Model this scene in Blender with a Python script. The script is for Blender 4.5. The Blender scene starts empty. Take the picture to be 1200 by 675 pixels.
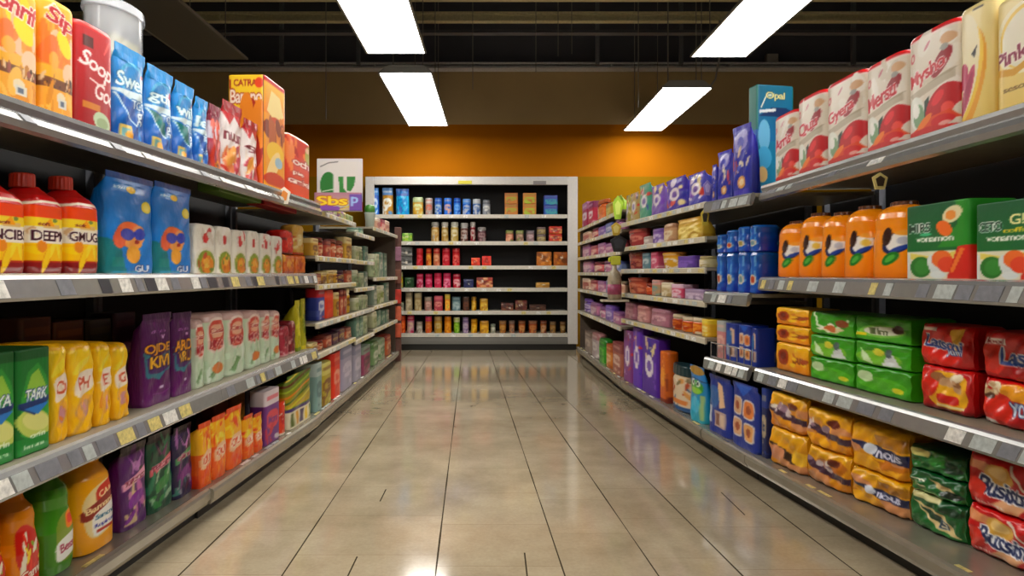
import bpy, math, random
import numpy as np
F, CX, CY, EYE = 760.0, 578.0, 320.0, 1.25
SC = bpy.context.scene
COL = SC.collection
rnd = random.Random(7)

# ------------------------------------------------------------ colours / materials
def srgb(h):
    if isinstance(h, str):
        h = h.lstrip('#'); return tuple(int(h[i:i+2], 16)/255 for i in (0, 2, 4))
    return tuple(h)
def lin(h):
    return tuple(((c+.055)/1.055)**2.4 if c > .04045 else c/12.92 for c in srgb(h))
def newmat(name):
    m = bpy.data.materials.new(name); m.use_nodes = True
    nt = m.node_tree; return m, nt, nt.nodes['Principled BSDF']
MATS = {}
def mat(name, col, rough=.5, metal=0, coat=0, noise=.0, nscale=30, bump=0, spec=.5, alpha=1, trans=0):
    if name in MATS: return MATS[name]
    m, nt, b = newmat(name)
    c = lin(col)+(1,)
    b.inputs['Base Color'].default_value = c
    b.inputs['Roughness'].default_value = rough
    b.inputs['Metallic'].default_value = metal
    b.inputs['Coat Weight'].default_value = coat
    b.inputs['Specular IOR Level'].default_value = spec
    b.inputs['Alpha'].default_value = alpha
    b.inputs['Transmission Weight'].default_value = trans
    tc = nt.nodes.new('ShaderNodeTexCoord')
    nz = nt.nodes.new('ShaderNodeTexNoise'); nz.inputs['Scale'].default_value = nscale; nz.inputs['Detail'].default_value = 4
    nt.links.new(tc.outputs['Object'], nz.inputs['Vector'])
    mx = nt.nodes.new('ShaderNodeMix'); mx.data_type = 'RGBA'; mx.blend_type = 'MULTIPLY'
    mx.inputs[6].default_value = c
    rp = nt.nodes.new('ShaderNodeMapRange'); rp.inputs[1].default_value = .3; rp.inputs[2].default_value = .7
    rp.inputs[3].default_value = 1-noise; rp.inputs[4].default_value = 1+noise*.5
    nt.links.new(nz.outputs[0], rp.inputs[0]); nt.links.new(rp.outputs[0], mx.inputs[7]); mx.inputs[0].default_value = 1
    nt.links.new(mx.outputs[2], b.inputs['Base Color'])
    if bump:
        bp = nt.nodes.new('ShaderNodeBump'); bp.inputs['Strength'].default_value = bump; bp.inputs['Distance'].default_value = .01
        nt.links.new(nz.outputs[0], bp.inputs['Height']); nt.links.new(bp.outputs[0], b.inputs['Normal'])
    MATS[name] = m; return m
def emat(name, col, s):
    m, nt, b = newmat(name)
    b.inputs['Base Color'].default_value = (.8, .8, .8, 1)
    b.inputs['Emission Color'].default_value = lin(col)+(1,)
    b.inputs['Emission Strength'].default_value = s
    MATS[name] = m; return m
def printmat(name, rough, coat, bump, bscale):
    m, nt, b = newmat(name)
    at = nt.nodes.new('ShaderNodeAttribute'); at.attribute_name = 'print'
    nt.links.new(at.outputs['Color'], b.inputs['Base Color'])
    b.inputs['Roughness'].default_value = rough; b.inputs['Coat Weight'].default_value = coat
    b.inputs['Coat Roughness'].default_value = .15
    tc = nt.nodes.new('ShaderNodeTexCoord'); nz = nt.nodes.new('ShaderNodeTexNoise'); nz.inputs['Scale'].default_value = bscale
    nt.links.new(tc.outputs['Object'], nz.inputs['Vector'])
    bp = nt.nodes.new('ShaderNodeBump'); bp.inputs['Strength'].default_value = bump; bp.inputs['Distance'].default_value = .02
    nt.links.new(nz.outputs[0], bp.inputs['Height']); nt.links.new(bp.outputs[0], b.inputs['Normal'])
    MATS[name] = m; return m
FILM = printmat('printed_film', .32, .35, .35, 5)
CARD = printmat('printed_card', .42, .15, .05, 8)
PLAS = printmat('printed_plastic', .22, .4, .0, 4)

# ------------------------------------------------------------ mesh helpers
def mesh_obj(name, verts, faces, m, parent=None, smooth=False):
    me = bpy.data.meshes.new(name); me.from_pydata([tuple(v) for v in verts], [], faces)
    for mm in (m if isinstance(m, (list, tuple)) else [m]): me.materials.append(mm)
    if smooth: me.polygons.foreach_set('use_smooth', [True]*len(me.polygons))
    me.update()
    o = bpy.data.objects.new(name, me); COL.objects.link(o)
    if parent: o.parent = parent
    return o
def tag(o, label=None, cat=None, group=None, kind=None):
    if label: o['label'] = label
    if cat: o['category'] = cat
    if group: o['group'] = group
    if kind: o['kind'] = kind
    return o
def empty(name, loc, rz=0):
    o = bpy.data.objects.new(name, None); o.location = loc; o.rotation_euler = (0, 0, rz); COL.objects.link(o); return o
class MB:
    def __init__(s): s.v = []; s.f = []
    def box(s, x0, x1, y0, y1, z0, z1):
        n = len(s.v); s.v += [(x, y, z) for z in (z0, z1) for y in (y0, y1) for x in (x0, x1)]
        s.f += [tuple(n+i for i in q) for q in ((0, 2, 3, 1), (4, 5, 7, 6), (0, 1, 5, 4), (2, 6, 7, 3), (0, 4, 6, 2), (1, 3, 7, 5))]
        return s
    def prism(s, poly, z0, z1):
        n = len(s.v); k = len(poly)
        s.v += [(x, y, z0) for x, y in poly]+[(x, y, z1) for x, y in poly]
        s.f += [tuple(n+i for i in range(k))[::-1], tuple(n+k+i for i in range(k))]
        s.f += [(n+i, n+(i+1) % k, n+k+(i+1) % k, n+k+i) for i in range(k)]
        return s
    def sweep(s, P0, P1, nrm, sec):        # cross-section (out, z) swept from P0 to P1
        n = len(s.v); k = len(sec)
        for P in (P0, P1):
            s.v += [(P[0]+nrm[0]*o, P[1]+nrm[1]*o, z) for o, z in sec]
        s.f += [tuple(n+i for i in range(k))[::-1], tuple(n+k+i for i in range(k))]
        s.f += [(n+i, n+(i+1) % k, n+k+(i+1) % k, n+k+i) for i in range(k)]
        return s
    def tube(s, A, B, r, k=8):
        A = np.array(A, float); B = np.array(B, float); d = B-A; d /= np.linalg.norm(d)
        u = np.cross(d, (0, 0, 1) if abs(d[2]) < .9 else (1, 0, 0)); u /= np.linalg.norm(u); w = np.cross(d, u); n = len(s.v)
        for P in (A, B):
            for i in range(k):
                a = 2*math.pi*i/k; s.v.append(tuple(P+r*(math.cos(a)*u+math.sin(a)*w)))
        s.f += [tuple(n+i for i in range(k))[::-1], tuple(n+k+i for i in range(k))]
        s.f += [(n+i, n+(i+1) % k, n+k+(i+1) % k, n+k+i) for i in range(k)]
        return s
    def build(s, name, m, parent=None, fix=True, bevel=0):
        o = mesh_obj(name, s.v, s.f, m, parent)
        if fix:
            import bmesh
            bm = bmesh.new(); bm.from_mesh(o.data); bmesh.ops.recalc_face_normals(bm, faces=bm.faces)
            if bevel: bmesh.ops.bevel(bm, geom=list(bm.edges), offset=bevel, segments=1, affect='EDGES')
            bm.to_mesh(o.data); bm.free()
        return o

# ------------------------------------------------------------ print canvas (art printed on a package)
_tt = {}
def text_tris(s):
    if s in _tt: return _tt[s]
    cu = bpy.data.curves.new('t', 'FONT'); cu.body = s; cu.offset = .022; cu.resolution_u = 3; cu.space_character = .92
    ob = bpy.data.objects.new('t', cu); COL.objects.link(ob)
    bpy.context.view_layer.update()
    me = ob.to_mesh(); me.calc_loop_triangles()
    v = np.array([(p.co.x, p.co.y) for p in me.vertices]); t = np.array([tuple(l.vertices) for l in me.loop_triangles])
    ob.to_mesh_clear(); bpy.data.objects.remove(ob); bpy.data.curves.remove(cu)
    v -= v.min(0); v /= np.maximum(v.max(0), 1e-6)
    _tt[s] = (v, t); return _tt[s]
class Canvas:
    def __init__(s, nx, ny, c='#ffffff'):
        s.nx, s.ny = nx, ny; s.a = np.empty((ny, nx, 3)); s.a[:] = srgb(c)
        s.X, s.Y = np.meshgrid((np.arange(nx)+.5)/nx, (np.arange(ny)+.5)/ny); s.side = None; s.top = None
    def put(s, m, c, al=1):
        m = (m.astype(float)*al)[..., None]; s.a = s.a*(1-m)+np.array(srgb(c))*m; return s
    def rect(s, x0, y0, x1, y1, c, al=1): return s.put((s.X >= x0) & (s.X <= x1) & (s.Y >= y0) & (s.Y <= y1), c, al)
    def grad(s, y0, y1, c0, c1):
        t = np.clip((s.Y-y0)/(y1-y0), 0, 1)[..., None]; g = np.array(srgb(c0))*(1-t)+np.array(srgb(c1))*t
        m = ((s.Y >= y0) & (s.Y <= y1))[..., None]; s.a = np.where(m, g, s.a); return s
    def ell(s, cx, cy, rx, ry, c, rot=0, al=1):
        r = math.radians(rot); dx = s.X-cx; dy = s.Y-cy
        u = dx*math.cos(r)+dy*math.sin(r); w = -dx*math.sin(r)+dy*math.cos(r)
        return s.put((u/rx)**2+(w/ry)**2 <= 1, c, al)
    def rrect(s, cx, cy, rx, ry, c, n=4, rot=0, al=1):
        r = math.radians(rot); dx = s.X-cx; dy = s.Y-cy
        u = dx*math.cos(r)+dy*math.sin(r); w = -dx*math.sin(r)+dy*math.cos(r)
        return s.put(abs(u/rx)**n+abs(w/ry)**n <= 1, c, al)
    def pmask(s, pts):
        m = np.zeros(s.X.shape, bool); k = len(pts)
        for i in range(k):
            (x0, y0), (x1, y1) = pts[i], pts[(i+1) % k]
            if y0 == y1: continue
            m ^= ((s.Y > min(y0, y1)) & (s.Y <= max(y0, y1)) & (s.X < x0+(s.Y-y0)*(x1-x0)/(y1-y0)))
        return m
    def poly(s, pts, c, al=1): return s.put(s.pmask(pts), c, al)
    def stroke(s, pts, w, c, al=1):
        m = np.zeros(s.X.shape, bool); asp = s.ny/s.nx
        for (x0, y0), (x1, y1) in zip(pts[:-1], pts[1:]):
            ax, ay, bx, by = x0, y0*asp, x1, y1*asp; L = (bx-ax)**2+(by-ay)**2+1e-9
            t = np.clip(((s.X-ax)*(bx-ax)+(s.Y*asp-ay)*(by-ay))/L, 0, 1)
            m |= (s.X-ax-t*(bx-ax))**2+(s.Y*asp-ay-t*(by-ay))**2 < w*w
        return s.put(m, c, al)
    def text(s, t, cx, cy, w, h, c, out=None, ow=1.5, shear=0, rot=0, al=1):
        v, tr = text_tris(t); r = math.radians(rot); asp = s.ny/s.nx
        p = (v-.5)*(w, h*asp); p[:, 0] += shear*p[:, 1]
        q = np.stack([p[:, 0]*math.cos(r)-p[:, 1]*math.sin(r)+cx, (p[:, 0]*math.sin(r)+p[:, 1]*math.cos(r))/asp+cy], 1)*(s.nx, s.ny)
        m = np.zeros((s.ny, s.nx), bool)
        for a, b, d in q[tr]:
            x0 = max(int(min(a[0], b[0], d[0])-1), 0); x1 = min(int(max(a[0], b[0], d[0])+2), s.nx)
            y0 = max(int(min(a[1], b[1], d[1])-1), 0); y1 = min(int(max(a[1], b[1], d[1])+2), s.ny)
            if x1 <= x0 or y1 <= y0: continue
            xx, yy = np.meshgrid(np.arange(x0, x1)+.5, np.arange(y0, y1)+.5)
            e = [(Q[0]-P[0])*(yy-P[1])-(Q[1]-P[1])*(xx-P[0]) for P, Q in ((a, b), (b, d), (d, a))]
            m[y0:y1, x0:x1] |= ((e[0] >= 0) & (e[1] >= 0) & (e[2] >= 0)) | ((e[0] <= 0) & (e[1] <= 0) & (e[2] <= 0))
        if out:
            R = int(math.ceil(ow)); o = np.zeros_like(m); P = np.pad(m, R)
            for i in range(-R, R+1):
                for j in range(-R, R+1):
                    if i*i+j*j <= ow*ow+.1: o |= P[R+i:R+i+s.ny, R+j:R+j+s.nx]
            s.put(o, out, al)
        return s.put(m, c, al)
    def blobs(s, x0, y0, x1, y1, cols, n, seed=0, r=.06, al=1):
        g = random.Random(seed); asp = s.nx/s.ny
        for _ in range(n):
            rr = r*g.uniform(.5, 1.4); s.ell(g.uniform(x0, x1), g.uniform(y0, y1), rr, rr*asp*g.uniform(.5, 1.2), g.choice(cols), g.uniform(0, 180), al)
        return s
    def done(s):
        p = np.pad(s.a, ((1, 1), (1, 1), (0, 0)), 'edge'); a = s.a
        s.a = (p[:-2, 1:-1]+p[2:, 1:-1]+p[1:-1, :-2]+p[1:-1, 2:]+4*a)/8; return s
    def sample(s, u, v):
        x = np.clip(u*s.nx-.5, 0, s.nx-1.001); y = np.clip(v*s.ny-.5, 0, s.ny-1.001)
        i = x.astype(int); j = y.astype(int); fx = (x-i)[..., None]; fy = (y-j)[..., None]; a = s.a
        i1 = np.minimum(i+1, s.nx-1); j1 = np.minimum(j+1, s.ny-1)
        return (a[j, i]*(1-fx)+a[j, i1]*fx)*(1-fy)+(a[j1, i]*(1-fx)+a[j1, i1]*fx)*fy

# ------------------------------------------------------------ package shapes: rows of (v, half width, half depth, squareness) in unit size
SH = {
 'box': dict(p=[(0, .985, .97, 14), (.012, 1, 1, 14), (.988, 1, 1, 14), (1, .985, .97, 14)], m=CARD, w=0),
 'pouch': dict(p=[(0, .93, .95, 3.5), (.03, .97, 1, 3.5), (.3, 1, .95, 3), (.6, .99, .75, 2.6), (.85, .97, .3, 2.4), (.92, .98, .06, 3), (1, .98, .045, 3)], m=FILM, w=.05, k=.8),
 'bag': dict(p=[(0, .96, .92, 6), (.03, 1, 1, 6), (.5, 1, .95, 5), (.82, .995, .6, 4), (.93, .99, .14, 3), (.935, 1, .07, 3), (1, 1, .06, 3)], m=FILM, w=.03, k=.85),
 'soft': dict(p=[(0, .96, .93, 6), (.03, 1, 1, 7), (.5, 1, 1, 6), (.9, 1, .97, 6), (.955, .97, .9, 5), (.985, .9, .78, 4), (1, .78, .6, 4)], m=FILM, w=.025, k=.6),
 'canlike': dict(p=[(0, .95, .95, 4.5), (.015, 1, 1, 4.5), (.965, 1, 1, 4.5), (.985, .98, .97, 4.5), (1, .94, .93, 4.5)], m=CARD, w=0),
 'can': dict(p=[(0, .94, .94, 2), (.03, 1, 1, 2), (.95, 1, 1, 2), (.97, .95, .95, 2), (1, .95, .95, 2)], m=PLAS, w=0),
 'jarb': dict(p=[(0, .9, .9, 3), (.03, .98, .98, 3), (.08, 1, 1, 3), (.5, .99, .99, 2.8), (.6, .975, .975, 2.6), (.65, .965, .965, 2.5), (.7, .985, .985, 2.4), (.8, .99, .99, 2.3), (.87, .93, .93, 2.2), (.92, .83, .83, 2), (.955, .68, .68, 2), (.98, .48, .48, 2), (1, .3, .3, 2)], m=PLAS, w=0, wrap=1),
 'deter': dict(p=[(0, .9, .9, 4), (.02, .97, .97, 4.4), (.08, 1, 1, 4.4), (.5, 1, 1, 4.4), (.68, .995, 1, 4), (.73, .95, .96, 3.4), (.78, .78, .85, 2.8), (.82, .56, .66, 2.3), (.85, .42, .54, 2), (.87, .36, .48, 2)], m=PLAS, w=0),
 'neck': dict(p=[(0, .85, .85, 2.8), (.02, .95, .95, 3), (.1, 1, 1, 3), (.4, 1, 1, 3), (.52, .9, .95, 2.6), (.6, .86, .9, 2.4), (.7, .9, .9, 2.4), (.78, .8, .85, 2.3), (.86, .52, .62, 2), (.9, .46, .56, 2), (.93, .46, .56, 2)], m=PLAS, w=0),
 'wide': dict(p=[(0, .85, .9, 3), (.02, .95, 1, 3.2), (.12, 1, 1, 3), (.4, .98, 1, 3), (.62, .93, .95, 2.8), (.74, .86, .9, 2.6), (.82, .7, .8, 2.4), (.87, .55, .7, 2.2), (.91, .5, .62, 2.1)], m=PLAS, w=0),
 'jar': dict(p=[(0, .85, .85, 2), (.04, 1, 1, 2), (.68, 1, 1, 2), (.78, .85, .85, 2), (.8, .8, .8, 2)], m=PLAS, w=0),
 'tub': dict(p=[(0, .8, .8, 2.4), (.02, .84, .84, 2.4), (.85, .97, .97, 2.4), (.86, 1, 1, 2.4), (1, 1, 1, 2.4)], m=PLAS, w=0),
 'shrink': dict(p=[(0, .9, .9, 3), (.04, 1, 1, 3.2), (.3, .95, .97, 3), (.5, 1, 1, 3), (.72, .93, .95, 3), (.93, 1, 1, 3), (1, .9, .9, 3)], m=PLAS, w=.02),
 'flow': dict(h=1, p=[(0, .97, .12, 3), (.012, .985, .16, 3), (.02, .94, .5, 4), (.05, .97, .85, 6), (.1, 1, 1, 8), (.9, 1, 1, 8), (.95, .97, .85, 6), (.98, .94, .5, 4), (.988, .985, .16, 3), (1, .97, .12, 3)], m=FILM, w=.05, k=.8),
 'block': dict(h=1, p=[(0, .93, .95, 8), (.02, .98, .99, 9), (.05, 1, 1, 10), (.95, 1, 1, 10), (.98, .98, .99, 9), (1, .93, .95, 8)], m=FILM, w=.02),
}
TH = np.linspace(0, 2*math.pi, 1441)
def ring_fr(a, b, n, fr):
    c, s_ = np.cos(TH), -np.sin(TH)     # starts at +x, passes front (y<0) then -x then back
    x = a*np.sign(c)*abs(c)**(2/n); y = b*np.sign(s_)*abs(s_)**(2/n)
    L = np.concatenate([[0], np.cumsum(np.hypot(np.diff(x), np.diff(y)))]); H = L[720]
    q = np.where(fr <= 1, fr*H, H+(fr-1)*(L[-1]-H))
    return np.interp(q, L, x), np.interp(q, L, y)
MC = {}
def package_mesh(key, shape, art, nf, nv):
    S = SH[shape]; P = np.array(S['p']); hz = S.get('h')
    nb = nf if art.side is not None else max(6, nf//5)
    fr = np.concatenate([np.linspace(0, 1, nf+1)[:-1], np.linspace(1, 2, nb+1)[:-1]]); k = len(fr)
    vs = np.unique(np.round(np.concatenate([np.linspace(P[0, 0], P[-1, 0], nv), P[:, 0]]), 4))
    V = []; seed = sum(map(ord, key)) % 97; w = S['w']
    for v in vs:
        a, b, n = [np.interp(v, P[:, 0], P[:, i]) for i in (1, 2, 3)]
        x, y = ring_fr(.5*a, .5*b, n, fr)
        if w:
            y = y*(1+w*np.sin(9*x+7*v+seed)+w*.8*np.sin(23*v-13*x+seed*2)) if b > .3 else y+w*.25*np.sin(14*x+seed)
        y = y-S.get('k', 0)*.5*(1-b)          # the front panel stays upright, the back slopes
        V.append(np.stack([x, y, np.full(k, v)], 1))
    V = np.array(V); R = len(vs)
    if hz: V = np.stack([V[..., 2]-.5, V[..., 1], V[..., 0]+.5], 2)
    VV = V.reshape(-1, 3)
    caps = np.concatenate([V[0], V[-1]]); allv = np.concatenate([VV, caps])
    f = []
    for r in range(R-1):
        for i in range(k):
            j = (i+1) % k; q = (r*k+i, r*k+j, (r+1)*k+j, (r+1)*k+i); f.append(q if hz else q[::-1])
    c0 = tuple(len(VV)+i for i in range(k)); c1 = tuple(len(VV)+k+i for i in range(k))
    f += ([c0[::-1], c1] if hz else [c0, c1[::-1]])
    me = bpy.data.meshes.new('package'); me.from_pydata(allv.tolist(), [], f)
    sm = [True]*len(me.polygons); sm[-1] = sm[-2] = False; me.polygons.foreach_set('use_smooth', sm)
    me.materials.append(S['m'])
    u = allv[:, 0]+.5; z = allv[:, 2]
    if S.get('wrap'): u = np.tile(np.where(fr <= 1, 1-fr, np.where(fr < 1.5, 0, 1)), R+2)
    C = art.sample(u, z)
    if art.side is not None:
        mk = (abs(allv[:, 0]) > .485) & (allv[:, 1] > -.485); sg = np.where(allv[:, 0] < 0, .5-allv[:, 1], allv[:, 1]+.5)
        C[mk] = art.side.sample(sg, z)[mk]
    if art.top is not None and not hz: C[-k:] = srgb(art.top)
    C = np.clip(C, 0, 1); gr = C.mean(1, keepdims=True); C = np.clip(gr+(C-gr)*1.12, 0, 1)**1.1
    at = me.color_attributes.new('print', 'BYTE_COLOR', 'POINT')
    at.data.foreach_set('color_srgb', np.concatenate([np.clip(C, 0, 1), np.ones((len(C), 1))], 1).ravel().astype(np.float32))
    me.update(); return me
def cap_mesh(cx, z0, z1, a, b, col, ridges=0, n=2.0):
    k = 36; v = []; f = []
    prof = [(z0, 1), (z0+(z1-z0)*.08, 1.03), (z0+(z1-z0)*.85, 1.0), (z1-(z1-z0)*.05, .95), (z1, .85)]
    for z, s in prof:
        for i in range(k):
            t = 2*math.pi*i/k; r = s*(1+(.04 if ridges and i % 2 else 0)); c, q = math.cos(t), math.sin(t)
            v.append((cx+a*r*math.copysign(abs(c)**(2/n), c), b*r*math.copysign(abs(q)**(2/n), q), z))
    R = len(prof)
    for r in range(R-1):
        f += [(r*k+i, r*k+(i+1) % k, (r+1)*k+(i+1) % k, (r+1)*k+i) for i in range(k)]
    f += [tuple(range(k))[::-1], tuple((R-1)*k+i for i in range(k))]
    me = bpy.data.meshes.new('cap'); me.from_pydata(v, [], f); me.materials.append(mat('cap_'+col, col, .3, coat=.3))
    return me

# ------------------------------------------------------------ shelf lines and placing
def nrm2(p): L = math.hypot(*p); return (p[0]/L, p[1]/L)
SHELF = {}   # name -> (P0, P1, h, side)
def hit(line, px, off):
    (x0, y0), (x1, y1), h, side = line
    d = nrm2((x1-x0, y1-y0))
    inn = {'L': (-d[1], d[0]), 'R': (d[1], -d[0]), 'B': (0, 1)}[side]
    ax, ay = x0+inn[0]*off, y0+inn[1]*off
    k = (px-CX)/F                       # ray x = k*y
    den = d[0]-k*d[1]; t = (k*ay-ax)/den
    return (ax+d[0]*t, ay+d[1]*t), inn
ORD = ['first', 'second', 'third', 'fourth', 'fifth', 'sixth', 'seventh', 'eighth', 'ninth', 'tenth', 'eleventh', 'twelfth', 'thirteenth', 'fourteenth', 'fifteenth', 'sixteenth', 'seventeenth', 'eighteenth', 'nineteenth', 'twentieth']
PLACED = []
def place(shelf, x0, x1, yt, shape, artf, d, label, name, cat, group=None, back=.05, caps=(), base=0.0, yb=None, gap=.985, res=None, yaw=0, lift=.001):
    line = SHELF[shelf]; h = line[2]; side = line[3]
    A, inn = hit(line, x0, back); B, _ = hit(line, x1, back)
    w = math.hypot(A[0]-B[0], A[1]-B[1])*gap
    Z = (A[1]+B[1])/2
    z0 = h+base+lift
    if yb is not None: z0 = EYE+(CY-yb)*Z/F
    H = EYE+(CY-yt)*Z/F-z0
    rz = {'L': math.atan2(B[1]-A[1], B[0]-A[0]), 'R': math.atan2(B[1]-A[1], B[0]-A[0]), 'B': 0}[side]
    loc = ((A[0]+B[0])/2+inn[0]*d/2, (A[1]+B[1])/2+inn[1]*d/2, z0)
    nf, nv = res or (int(min(78, max(12, (x1-x0)*1.3))), int(min(130, max(12, H*F/Z*1.05))))
    fn, args = artf[0], artf[1:]
    key = shape+fn.__name__+repr(args)
    mk = (key, nf//12, nv//12)
    if mk not in MC:
        C = fn(max(24, nf*2), max(24, nv*2), *args); C.done()
        if C.side is not None: C.side.done()
        MC[mk] = package_mesh(key, shape, C, nf, nv)
    o = bpy.data.objects.new(name, MC[mk]); COL.objects.link(o)
    o.location = loc; o.rotation_euler = (0, 0, rz+yaw); o.scale = (w, d, H)
    tag(o, label, cat, group)
    for cn, *ca in caps:
        ck = ('cap',)+tuple(ca)
        if ck not in MC: MC[ck] = cap_mesh(*ca)
        c = bpy.data.objects.new(cn, MC[ck]); COL.objects.link(c); c.parent = o
    PLACED.append((o, shelf, x0, x1)); o['_h'] = H; del o['_h']
    return o, H
# ------------------------------------------------------------ print designs
def d_mango(nx, ny, t, seed=0):
    c = Canvas(nx, ny, '#f2b72a'); c.grad(.45, 1, '#e98f1c', '#f6cb45')
    c.blobs(.05, .5, .95, .8, ['#f08a12', '#f7d91c', '#f4a01f', '#f3c9a0'], 16, seed+3, .15)
    c.ell(.6, .66, .22, .09, '#fbe217', -15); c.ell(.2, .58, .2, .11, '#ea7d12', 20); c.ell(.75, .42, .2, .1, '#f5d2ae'); c.ell(.3, .5, .13, .07, '#f8b23a')
    c.rect(0, .27, 1, .35, '#7b4a25'); c.blobs(0, .27, 1, .36, ['#4d2f1c', '#a55a4a', '#c98a3a', '#e9c9a0'], 16, seed, .05)
    c.rect(0, 0, 1, .27, '#f0ad35'); c.blobs(0, .02, 1, .24, ['#f6c35a', '#e29a22'], 8, seed+1, .12)
    c.ell(.5, .2, .13, .05, '#f3e2c2'); c.rect(.42, .12, .66, .2, '#e9e2d4'); c.rect(.47, .14, .6, .18, '#6f7a8a')
    c.text(t, .52, .84, .8, .17, '#c8202a', '#fff6e6', nx*.022, .15, -8)
    c.stroke([(.1, .9), (.3, .97), (.5, .92)], .02, '#fff6e6'); return c
def d_soop(nx, ny):
    c = Canvas(nx, ny, '#b8161c'); c.grad(.0, 1, '#a01018', '#c9222a')
    c.rect(.0, .95, 1, 1, '#d83a36'); c.rect(.12, .78, .38, .88, '#5e1d14'); c.ell(.75, .85, .12, .02, '#e8605a', 40)
    c.text('Soop', .5, .62, .85, .2, '#fff3f0', None, 0, .1, -14); c.text('Goo', .72, .4, .6, .16, '#fbeeea', None, 0, .1, -10)
    c.stroke([(.3, .5), (.55, .47), (.7, .5)], .02, '#f6dcd6')
    c.rect(.12, .22, .55, .28, '#d68a2a'); c.ell(.62, .13, .24, .09, '#c8d8b8', -5); c.ell(.62, .12, .16, .05, '#a7b890'); c.rect(.0, 0, 1, .04, '#8d0e14'); return c
def d_swell(nx, ny, t='Swell', v=0):
    c = Canvas(nx, ny, '#1c7fcf'); c.grad(0, 1, '#0f5fb4', '#36a5e6')
    c.ell(.55, .66, .42, .2, '#3fb0dd'); c.ell(.55, .66, .36, .16, '#2a8fce')
    c.poly([(.02, .55), (1, .58), (1, .52), (.6, .46), (.02, .52)], '#dff0f6')
    c.poly([(.02, .5), (.55, .45), (.6, .22), (.35, .28)], '#1d7e7c' if v else '#1b5fae'); c.stroke([(.05, .5), (.35, .28), (.6, .22), (.75, .5)], .02, '#d9eef8')
    c.ell(.85, .68, .1, .1, '#d8483a', 20); c.text(t, .48, .66, .8, .16, '#e6fbff', '#1b6a9a', nx*.02, .1)
    c.text('TCC', .68, .44, .45, .09, '#e8f6ff', '#12579d', 2); c.text('g', .7, .3, .16, .14, '#e8f6ff', '#1a4a93', 2)
    c.rect(.12, .05, .42, .2, '#e8cf7a'); c.rect(.17, .07, .37, .17, '#7fb3b5'); c.ell(.35, .1, .1, .05, '#f1b03c'); c.blobs(.5, .02, 1, .2, ['#114c99', '#2d8fd8'], 8, 3, .08); return c
def d_tent(nx, ny):
    c = Canvas(nx, ny, '#d9d3e0'); c.rect(0, .75, 1, 1, '#8a2340'); c.grad(0, .5, '#5b2a50', '#b9485a')
    for a in (.25, .55, .82):
        c.stroke([(a, 0), (a-.1, .25), (a+.08, .45), (a, .62), (a+.04, .75)], .09, '#c8442e'); c.ell(a, .72, .13, .08, '#dd5a3a')
    c.ell(.5, .12, .2, .08, '#f0a23a'); c.ell(.5, .12, .1, .04, '#7a2a3a'); return c
def d_nuun(nx, ny, t='nuun', seed=0):
    c = Canvas(nx, ny, '#efe6e4'); c.rect(0, .84, 1, 1, '#a8161e'); c.poly([(0, .86), (.3, .7), (.55, .84), (.8, .72), (1, .86)], '#c4242a')
    c.blobs(.05, .05, .95, .4, ['#d0402e', '#e88a55', '#b83048', '#f3c79c', '#efe0d4'], 18, seed, .16)
    c.ell(.35, .3, .22, .1, '#eaa64a', 30); c.ell(.75, .2, .2, .12, '#b6263c')
    c.text(t, .5, .55, .8, .12, '#7a2030', '#fbf4f0', 2); c.rect(.88, 0, .96, .7, '#f5eeea'); c.rect(0, 0, 1, .05, '#b5202a'); return c
def d_amber(nx, ny):
    c = Canvas(nx, ny, '#e9a11d'); c.rect(0, .96, 1, 1, '#c21f24'); c.grad(.68, .95, '#e88d20', '#efc03a')
    c.poly([(.1, .7), (.5, .64), (.9, .72), (.7, .88), (.3, .9)], '#f3dc9b'); c.ell(.6, .63, .35, .05, '#c8541a')
    c.blobs(0, .45, 1, .6, ['#8a3d14', '#b8642a', '#d98a2a'], 14, 5, .12); c.ell(.5, .35, .4, .1, '#efc53a'); c.ell(.4, .22, .34, .1, '#f4d79a', 20); c.ell(.65, .27, .18, .05, '#a9c3cf')
    c.ell(.5, .1, .5, .07, '#c8441a'); c.rect(0, 0, 1, .05, '#ecb02a')
    s = Canvas(nx, ny, '#c9501c'); s.rect(0, .7, 1, 1, '#f0c93a'); s.text('CATRA', .48, .93, .62, .06, '#a5282a'); s.rect(.05, .88, .1, .96, '#a5282a'); s.text('Banano', .5, .81, .85, .12, '#f6e2d2', '#b34a1c', 3)
    s.ell(.85, .93, .12, .045, '#e0522a'); s.blobs(.3, .1, 1, .66, ['#d96a22', '#a82c1c', '#e08a2a'], 14, 2, .16); s.rect(.95, 0, 1, 1, '#26222a'); c.side = s; return c
def d_och(nx, ny):
    c = Canvas(nx, ny, '#d23a1c'); c.grad(0, 1, '#e0561c', '#c8382a'); c.rect(0, .97, 1, 1, '#e9c9a6')
    c.blobs(0, .6, 1, .97, ['#e06a30', '#b8261e', '#ea8a44'], 12, 4, .18); c.ell(.85, .78, .16, .16, '#b4b45a'); c.ell(.8, .86, .1, .05, '#efc9b0')
    c.text('och', .55, .6, .7, .12, '#fff4ea', '#a8241a', 2); c.text('pie', .42, .41, .42, .08, '#fff4ea', '#a8241a', 2); c.text('carnival', .5, .29, .86, .1, '#fff4ea', '#a8241a', 2); return c
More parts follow.
